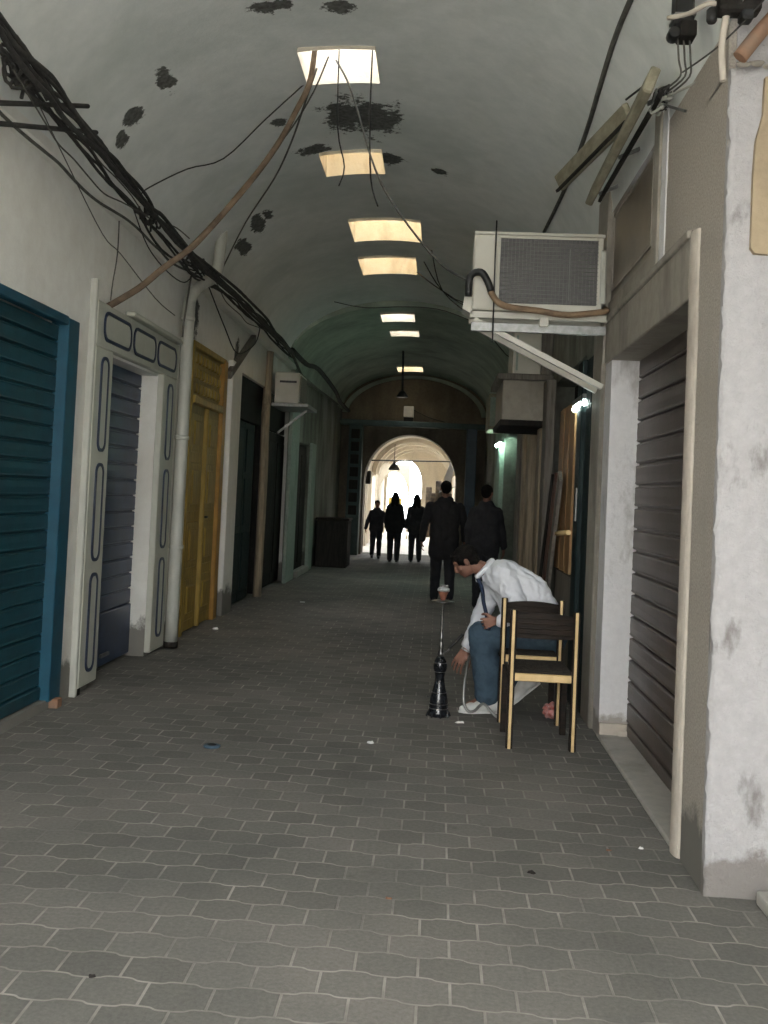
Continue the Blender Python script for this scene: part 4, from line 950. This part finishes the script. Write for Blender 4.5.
caps += [((.49, 7.045, .92), .085, (.67, 7.05, .82), .085), ((.67, 7.05, .82), .085, (.78, 7.06, .62), .10), ((.375, 7.04, .965), .05, (.49, 7.045, .91), .08)]
caps += [(shN, .040, elN, .036), (elN, .037, wrN, .026), (shF, .040, elF, .036), (elF, .037, wrF, .026)]
caps += [(hipN, .08, kneeN, .055), (kneeN, .054, ankN, .036), (hipF, .08, kneeF, .055), (kneeF, .054, ankF, .036)]
caps += hand(wrN+Vector((-.01, 0, 0)), (-.9, .05, -.35), (0, 1, 0), -1, .92, 1.15)
caps += hand(wrF+Vector((-.005, 0, -.01)), (-.50, -.10, -.86), (.45, .85, -.2), 1, 1.06, .30)
caps += [(ankN, .036, ankN+Vector((-.12, 0, -.055)), .03), (ankF, .036, ankF+Vector((-.06, 0, -.09)), .028)]
body = fuse('body', caps, M_skin, man, .0042, 2, ells=ells)
# hair
F = HF
he = [(HP(0, -.020, .034), (.077, .092, .080), F), (HP(0, -.055, -.010), (.066, .050, .066), F), (HP(0, .035, .082), (.050, .042, .024), F)]
he += [(HP(q*.062, .012, .03), (.018, .036, .038), F) for q in (-1, 1)]
hair = fuse('hair', [], M_hair, man, .007, 2, fold=.004, fs=38, ells=he)
# cloth
S = [((.47, 7.04, .945), .118, (.67, 7.045, .84), .12), (neck+Vector((.055, -.07, -.030)), .06, neck+Vector((.055, .07, -.030)), .06), (shN+Vector((.02, .03, .0)), .085, (.47, 7.0, .95), .11),
     ((.48, 6.95, .94), .115, (.47, 7.13, .93), .115), ((.50, 6.97, .95), .115, (.68, 6.97, .85), .118), ((.50, 7.12, .94), .115, (.68, 7.12, .84), .118),
     ((.68, 6.97, .84), .120, (.80, 6.98, .64), .125), ((.68, 7.12, .83), .120, (.80, 7.14, .64), .125), ((.42, 7.04, .94), .085, (.62, 7.04, .74), .11),
     (shN+Vector((.02, .03, .0)), .080, elN, .066), (elN, .066, wrN+Vector((.035, 0, .005)), .044), (shF+Vector((.02, -.03, 0)), .080, elF, .064), (elF, .064, wrF+Vector((.022, .012, .04)), .045),
     ((.66, 6.92, .62), .07, (.60, 6.87, .56), .025), ((.52, 7.0, .86), .11, (.60, 7.0, .66), .09)]
shirt = fuse('shirt', S, M_shirt, man, .008, 4, fold=.012, fs=8)
fuse('collar', [(neck+Vector((-.005, -.075, .015)), .020, neck+Vector((-.055, -.055, -.045)), .018), (neck+Vector((.005, -.075, .02)), .022, neck+Vector((.045, 0, .065)), .024), (neck+Vector((.045, 0, .065)), .024, neck+Vector((.005, .075, .02)), .022),
                (neck+Vector((.005, .075, .02)), .02, neck+Vector((-.055, .045, -.045)), .018), (neck+Vector((-.055, -.055, -.045)), .016, neck+Vector((-.05, .0, -.075)), .016)], M_shirt, shirt, .006, 2)
MB().tube([neck+Vector((-.055, -.05, -.05)), (.335, 6.955, .86), (.345, 6.91, .78), (.365, 6.84, .70), (.385, 6.80, .60)], .0135, 8).build('tie', M_navy, man, label='dark navy tie hanging from the collar')
MB().box(.47, .488, 6.845, 6.85, .86, .88, .002).build('badge', M_navy, shirt)
J = [(hipN+Vector((.03, 0, -.02)), .118, (.60, 6.93, .56), .108), ((.60, 6.93, .56), .108, kneeN, .095), (kneeN, .095, (.39, 6.95, .33), .100), ((.39, 6.95, .33), .100, ankN+Vector((0, 0, .04)), .088),
     (hipF+Vector((.03, 0, -.02)), .118, kneeF, .090), (kneeF, .090, ankF+Vector((-.02, 0, .03)), .075), ((.80, 6.98, .56), .11, (.80, 7.16, .56), .11)]
fuse('jeans', J, M_jean, man, .008, 4, fold=.007, fs=10)
def shoe(heel, toe, up, parent, h=.04, m=M_shoe):
    heel, toe = Vector(heel), Vector(toe); d = (toe-heel); L = d.length; F_ = frame(d, up); s_ = L/.28
    P = lambda x, y, z: heel+F_ @ Vector((x*s_, y*s_, z*s_))
    c = [(P(0, .02, .040), .037*s_, P(0, .12, .036), .035*s_), (P(-.012, .12, .034), .034*s_, P(-.016, .20, .028), .030*s_), (P(.012, .12, .034), .034*s_, P(.014, .20, .028), .030*s_), (P(0, .20, .028), .032*s_, P(0, .255, .020), .022*s_), (P(0, .03, .06), .04*s_, P(0, .05, .10), .038*s_), (P(0, .06, .08), .035*s_, P(0, .15, .045), .030*s_)]
    sh = fuse('shoe', c, m, parent, .006, 3)
    mb = MB(); mb.prism([P(x, y, -.004) for x, y in ((-.028, -.012), (.028, -.012), (.034, .05), (.032, .12), (.045, .19), (.032, .25), (0, .28), (-.032, .25), (-.045, .19), (-.032, .12), (-.034, .05))], F_ @ Vector((0, 0, .014*s_)))
    mb.build('sole', M_shoe if m is M_shoe else M_black, sh)
    return sh
shoe((.50, 6.97, .012), (.205, 6.91, .012), (0, 0, 1), man)
shoe((.77, 7.18, .185), (.545, 7.12, .012), (-.55, -.12, .80), man)
MB().tube([wrF+Vector((.0, .0, .0))+Vector((.026*math.cos(a), .030*math.sin(a), -.008*math.cos(a)*1.5)) for a in np.linspace(0, 2*PI, 13)], .006, 6, cap=True).build('bracelet', M_foil, man, label='white bracelet on the lowered wrist')

# --- standing and walking people, built facing +y
def walker(label, loc, rz, h, coat, trou, hairm, m_=None, stride=.12, long_hair=False, coat_len=.52, arm=(.08, -.02), wide=1., bag=None, group=None, fa=.06):
    t = thing('person', label, 'person', (0, 0, 0))
    k = h/1.75
    V_ = lambda x, y, z: Vector((x*k*wide if abs(x) > .12 else x*k, y*k, z*k))
    hipL, hipR = V_(-.09, 0, .93), V_(.09, 0, .93)
    kL, kR = V_(-.095, stride*.75, .51), V_(.095, -stride*.15, .50)
    aL, aR = V_(-.10, stride*.95, .085), V_(.10, -stride*1.0, .11)
    sL, sR, nk = V_(-.165, 0, 1.375), V_(.165, 0, 1.375), V_(0, .0, 1.48)
    eL, eR = V_(-.215-fa*.5, -arm[0]-.02, 1.12), V_(.215+fa*.5, arm[0]-.04, 1.12)
    wL, wR = V_(-.225-fa, -arm[0]+.06, .87), V_(.225+fa, arm[0]+.08, .87)
    hc = V_(0, .02, 1.635); F_ = frame((0, 1, -.08), (0, .08, 1))
    caps, ells, HP = head_parts(hc, F_, .98*k)
    caps += [(hc+V_(0, -.01, -.06), .052*k, nk, .056*k), (V_(-.08, 0, 1.37), .075*k, V_(.08, 0, 1.37), .075*k), (V_(0, 0, 1.36), .09*k, V_(0, 0, 1.05), .09*k), (V_(0, 0, 1.05), .09*k, V_(0, 0, .95), .10*k)]
    caps += [(sL, .05*k, eL, .038*k), (eL, .037*k, wL, .026*k), (sR, .05*k, eR, .038*k), (eR, .037*k, wR, .026*k), (hipL, .085*k, kL, .055*k), (kL, .055*k, aL, .036*k), (hipR, .085*k, kR, .055*k), (kR, .055*k, aR, .036*k)]
    caps += [(aL, .036*k, aL+V_(0, .12, -.05), .025*k), (aR, .036*k, aR+V_(0, .11, -.06), .025*k)]
    caps += hand(wL, (0, .12, -1), (1, 0, 0), -1, .95*k, .35)+hand(wR, (0, .12, -1), (-1, 0, 0), 1, .95*k, .35)
    fuse('body', caps, M_skin, t, .008, 3, ells=ells, local=True)
    he = [(HP(0, -.020, .035), (.080*k, .096*k, .086*k), F_), (HP(0, -.055, -.01), (.068*k, .050*k, .065*k), F_)]
    hcps = []
    if long_hair:
        he += [(HP(0, -.06, -.06), (.085*k, .055*k, .10*k), F_)]
        hcps += [(HP(-.04, -.06, -.06), .055*k, HP(-.05, -.09, -.22), .045*k), (HP(.04, -.06, -.06), .055*k, HP(.05, -.09, -.22), .045*k), (HP(-.07, 0, 0), .03*k, HP(-.08, -.03, -.18), .03*k), (HP(.07, 0, 0), .03*k, HP(.08, -.03, -.18), .03*k)]
    fuse('hair', hcps, M_hair, t, .009, 2, ells=he, fold=.003, fs=30, local=True)
    c = [(V_(-.10, 0, 1.345), .11*k, V_(0, 0, 1.40), .115*k), (V_(.10, 0, 1.345), .11*k, V_(0, 0, 1.40), .115*k), (V_(-.085, 0, 1.31), .135*k, V_(-.075, 0, 1.02), .13*k), (V_(.085, 0, 1.31), .135*k, V_(.075, 0, 1.02), .13*k)]
    zb = 1.32-coat_len
    c += [(V_(-.08, 0, 1.02), .132*k, V_(-.085, .01, zb), .13*k), (V_(.08, 0, 1.02), .132*k, V_(.085, -.01, zb), .13*k), (V_(0, .0, 1.36), .135*k, V_(0, 0, .95), .135*k)]
    c += [(sL, .070*k, eL, .056*k), (eL, .060*k, wL+V_(0, 0, .03), .045*k), (sR, .070*k, eR, .056*k), (eR, .060*k, wR+V_(0, 0, .03), .045*k), (V_(-.05, 0, 1.47), .06*k, V_(.05, 0, 1.47), .06*k)]
    fuse('jacket', c, coat, t, .011, 4, fold=.008, fs=7, local=True)
    c = [(hipL, .11*k, kL, .080*k), (kL, .080*k, aL+V_(0, 0, .0), .062*k), (hipR, .11*k, kR, .080*k), (kR, .080*k, aR, .062*k), (hipL, .11*k, hipR, .11*k)]
    fuse('trousers', c, trou, t, .011, 3, fold=.005, fs=9, local=True)
    for a, dz in ((aL, 0), (aR, .02)):
        hl = Vector((a.x, a.y-.05*k, .012+dz)); sh = shoe_local(hl, hl+Vector((0, .265*k, -dz)), t)
    if bag:
        b = MB().box(wR.x-.04, wR.x+.06, wR.y-.12, wR.y+.12, wR.z-.42, wR.z-.12, .03, 3).build('bag', M_dcoat, t, local=True)
        MB().tube([(wR.x, wR.y-.07, wR.z-.13), (wR.x, wR.y, wR.z-.07), (wR.x, wR.y+.07, wR.z-.13)], .008, 6).build('bag_strap', M_black, b, local=True)
    t.location = loc; t.rotation_euler.z = rz
    return t
def shoe_local(heel, toe, parent): return shoe(heel, toe, (0, 0, 1), parent, m=M_black)
walker('tall person in a black coat standing past the water pipe, centre of the alley', (.11, 14.0, 0), .1, 1.70, M_dcoat, M_dtrou, M_hair, coat_len=.60, wide=1.3, bag=True, stride=.10, fa=.02)
walker('person with back turned in a dark jacket at the right by the timber posts', (.64, 13.2, 0), -.35, 1.66, M_dcoat2, M_dtrou, M_hair, coat_len=.45, wide=1.0, stride=.05, fa=.0)
walker('short person in dark clothes walking left of the bright far archway', (-1.37, 22.8, 0), PI+.1, 1.32, M_dcoat2, M_dtrou, M_hair, coat_len=.45, fa=.10, stride=.12)
walker('slim long-haired person in dark jacket walking in the middle of the bright archway', (-.91, 21.6, 0), -.05, 1.52, M_dcoat, M_dtrou, M_hair, long_hair=True, coat_len=.50, wide=.85, stride=.14, fa=.02)
walker('long-haired person in dark top walking at the right of the bright archway', (-.45, 21.9, 0), .05, 1.49, M_dcoat2, M_dtrou, M_hair, long_hair=True, coat_len=.48, wide=.85, stride=.12, fa=.08)

# ------------------------------------------------------------------ litter
def scrap(name, m, x, y, r, h, label, cat='litter', n=9, group=None):
    mb = MB(); top = []; bot = []
    for k in range(n):
        a = 2*PI*k/n; rr = r*(.65+.5*random.random())
        bot.append((x+rr*math.cos(a), y+rr*math.sin(a)*.7, .001)); top.append((x+rr*.8*math.cos(a), y+rr*.8*math.sin(a)*.7, h*(.4+.8*random.random())))
    bm = mb.bm; B = [bm.verts.new(p) for p in bot]; T = [bm.verts.new(p) for p in top]; c = bm.verts.new((x, y, h))
    for k in range(n):
        bm.faces.new((B[k], B[(k+1) % n], T[(k+1) % n], T[k])); bm.faces.new((T[k], T[(k+1) % n], c))
    bm.faces.new(B[::-1])
    mb.build(name, m, label=label, cat=cat, group=group)
t = thing('plastic_disc', 'small blue-grey plastic disc lying on the paving at left centre', 'plastic disc', (-1.23, 5.72, 0))
MB().lathe([(.045, .001), (.05, .004), (.048, .012), (.03, .014)], (-1.23, 5.72, 0), 18).build('rim', M_bluep, t)
MB().lathe([(.028, .012), (.022, .017), (.01, .018)], (-1.23, 5.72, 0), 14).build('centre', M_black, t)
scrap('paper_scrap', M_paper, -.34, 6.02, .022, .012, 'white paper scrap on the paving left of the water pipe')
scrap('paper_scrap', M_paper, .21, 6.70, .035, .010, 'white paper scrap beside the water pipe base')
scrap('paper_scrap', M_paper, -2.25, 10.36, .035, .02, 'white scrap at the foot of the yellow door')
scrap('paper_scrap', M_paper, .95, 4.47, .015, .008, 'tiny white scrap near the right threshold')
scrap('dry_leaf', M_leafb, -.12, 3.75, .014, .006, 'small orange-brown leaf on the foreground paving, right of centre', 'leaf')
scrap('dry_leaf', M_dwood, -.98, 3.02, .012, .008, 'small dark leaf on the near left paving', 'leaf')
scrap('dry_leaf', M_leafb, .80, 4.42, .014, .006, 'brown leaf close to the right threshold', 'leaf')
scrap('dry_leaf', M_dwood, .44, 4.1, .022, .008, 'dark leaf on the paving in front of the white pier', 'leaf')
scrap('rubble_lump', M_white, 1.40, 3.95, .03, .03, 'crumbled plaster lump at the foot of the white pier', 'rubble')
mb = MB(); r = bmesh.ops.create_icosphere(mb.bm, subdivisions=4, radius=1)
for v in mb.bm.verts:
    n_ = v.co.copy(); v.co = Vector((n_.x*.075, n_.y*.06, n_.z*.055+.055)); v.co += .022*noise.noise_vector(n_*2.6)+.008*noise.noise_vector(n_*9)
    v.co.z = max(v.co.z, .001); v.co += Vector((.86, 6.98, 0))
mb.build('plastic_bag', M_redbag, label='crumpled red and clear plastic bag on the floor behind the chair', cat='bag', smooth=True)
MB().box(-1.76, -1.70, 13.2, 13.24, 0, .01).build('paper_scrap', M_paper, label='faint pale scrap farther along the left side paving', cat='litter')

man.location.y += .07
# left-hand pieces pushed out to the wall, roughly along the camera's lines of sight
for nm, dy in (('roller_shutter', .21), ('roller_shutter.001', .36), ('shop_surround', .40), ('drainpipe', .31), ('wooden_door', .35), ('trim_9', .39), ('timber_shopfront', .47), ('waste_pipe', .46)):
    bpy.data.objects[nm].location += Vector((-.08, dy, 0))
box_struct('floor_street_reflector', M_ground, (-2.4, 1.75, -14, -4, -.02, .006))  # unseen pale slab added to bounce light up into the vault
# ------------------------------------------------------------------ light
W = bpy.data.worlds.new('sky'); SC.world = W; W.use_nodes = True
bg = W.node_tree.nodes['Background']; bg.inputs[0].default_value = (.91, .955, 1, 1); bg.inputs[1].default_value = 7.0
def portal(x, y, z, sx, sy, rot):
    l = bpy.data.lights.new('daylight_portal', 'AREA'); l.shape = 'RECTANGLE'; l.size = sx; l.size_y = sy; l.cycles.is_portal = True
    o = bpy.data.objects.new('daylight_portal', l); COL.objects.link(o); o.location = (x, y, z); o.rotation_euler = rot
for (a, b, c, d, hh) in HOLES+HOLES_B: portal((a+b)/2, (c+d)/2, 4.46+hh+.01, b-a, d-c, (0, 0, 0))
portal(-.3, -8.35, 3.76, 6.2, 11.5, (0, 0, 0))
portal(-.65, 26.8, 4.30, 3.0, 1.7, (0, 0, 0))
portal(-.7, 37.6, 1.4, 2.4, 2.8, (-PI/2, 0, 0))
# the camera's own flash
f = bpy.data.lights.new('camera_flash', 'AREA'); f.shape = 'DISK'; f.size = .06; f.energy = 13; f.color = (1, .97, .92)
fo = bpy.data.objects.new('camera_flash', f); COL.objects.link(fo); fo.location = (.07, -.05, 1.54)

# ------------------------------------------------------------------ camera
Fp = 1000.; VPx, VPy, R, CY = 438, 495, .043, 460      # CY: optical centre row (the frame is a shifted crop)
cam = bpy.data.cameras.new('camera'); co_ = bpy.data.objects.new('camera', cam); COL.objects.link(co_)
cam.sensor_fit = 'VERTICAL'; cam.sensor_height = 36; cam.lens = 36*Fp/1024; cam.shift_y = (CY-512)/1024; cam.clip_end = 200; cam.clip_start = .05
a = Vector(((VPx-384)/Fp, -(VPy-CY)/Fp, -1)).normalized()
u = Vector((math.sin(R), math.cos(R), 0)); u = (u-a*u.dot(a)).normalized(); r_ = a.cross(u)
M3 = Matrix((r_, a, u))          # rows are the world axes expressed in camera space
co_.matrix_world = Matrix.Translation((0, 0, 1.5)) @ M3.to_4x4()
fo.rotation_euler = co_.matrix_world.to_euler()
SC.camera = co_
vs_ = SC.view_settings
vs_.view_transform = 'Standard'; vs_.look = 'None'; vs_.gamma = 1; vs_.use_curve_mapping = False
vs_.exposure = 1.25
for o_ in bpy.data.objects:
    if 'wloc' in o_: del o_['wloc']
SC.cycles.max_bounces = 10; SC.cycles.diffuse_bounces = 6
SC.cycles.sample_clamp_indirect = 6
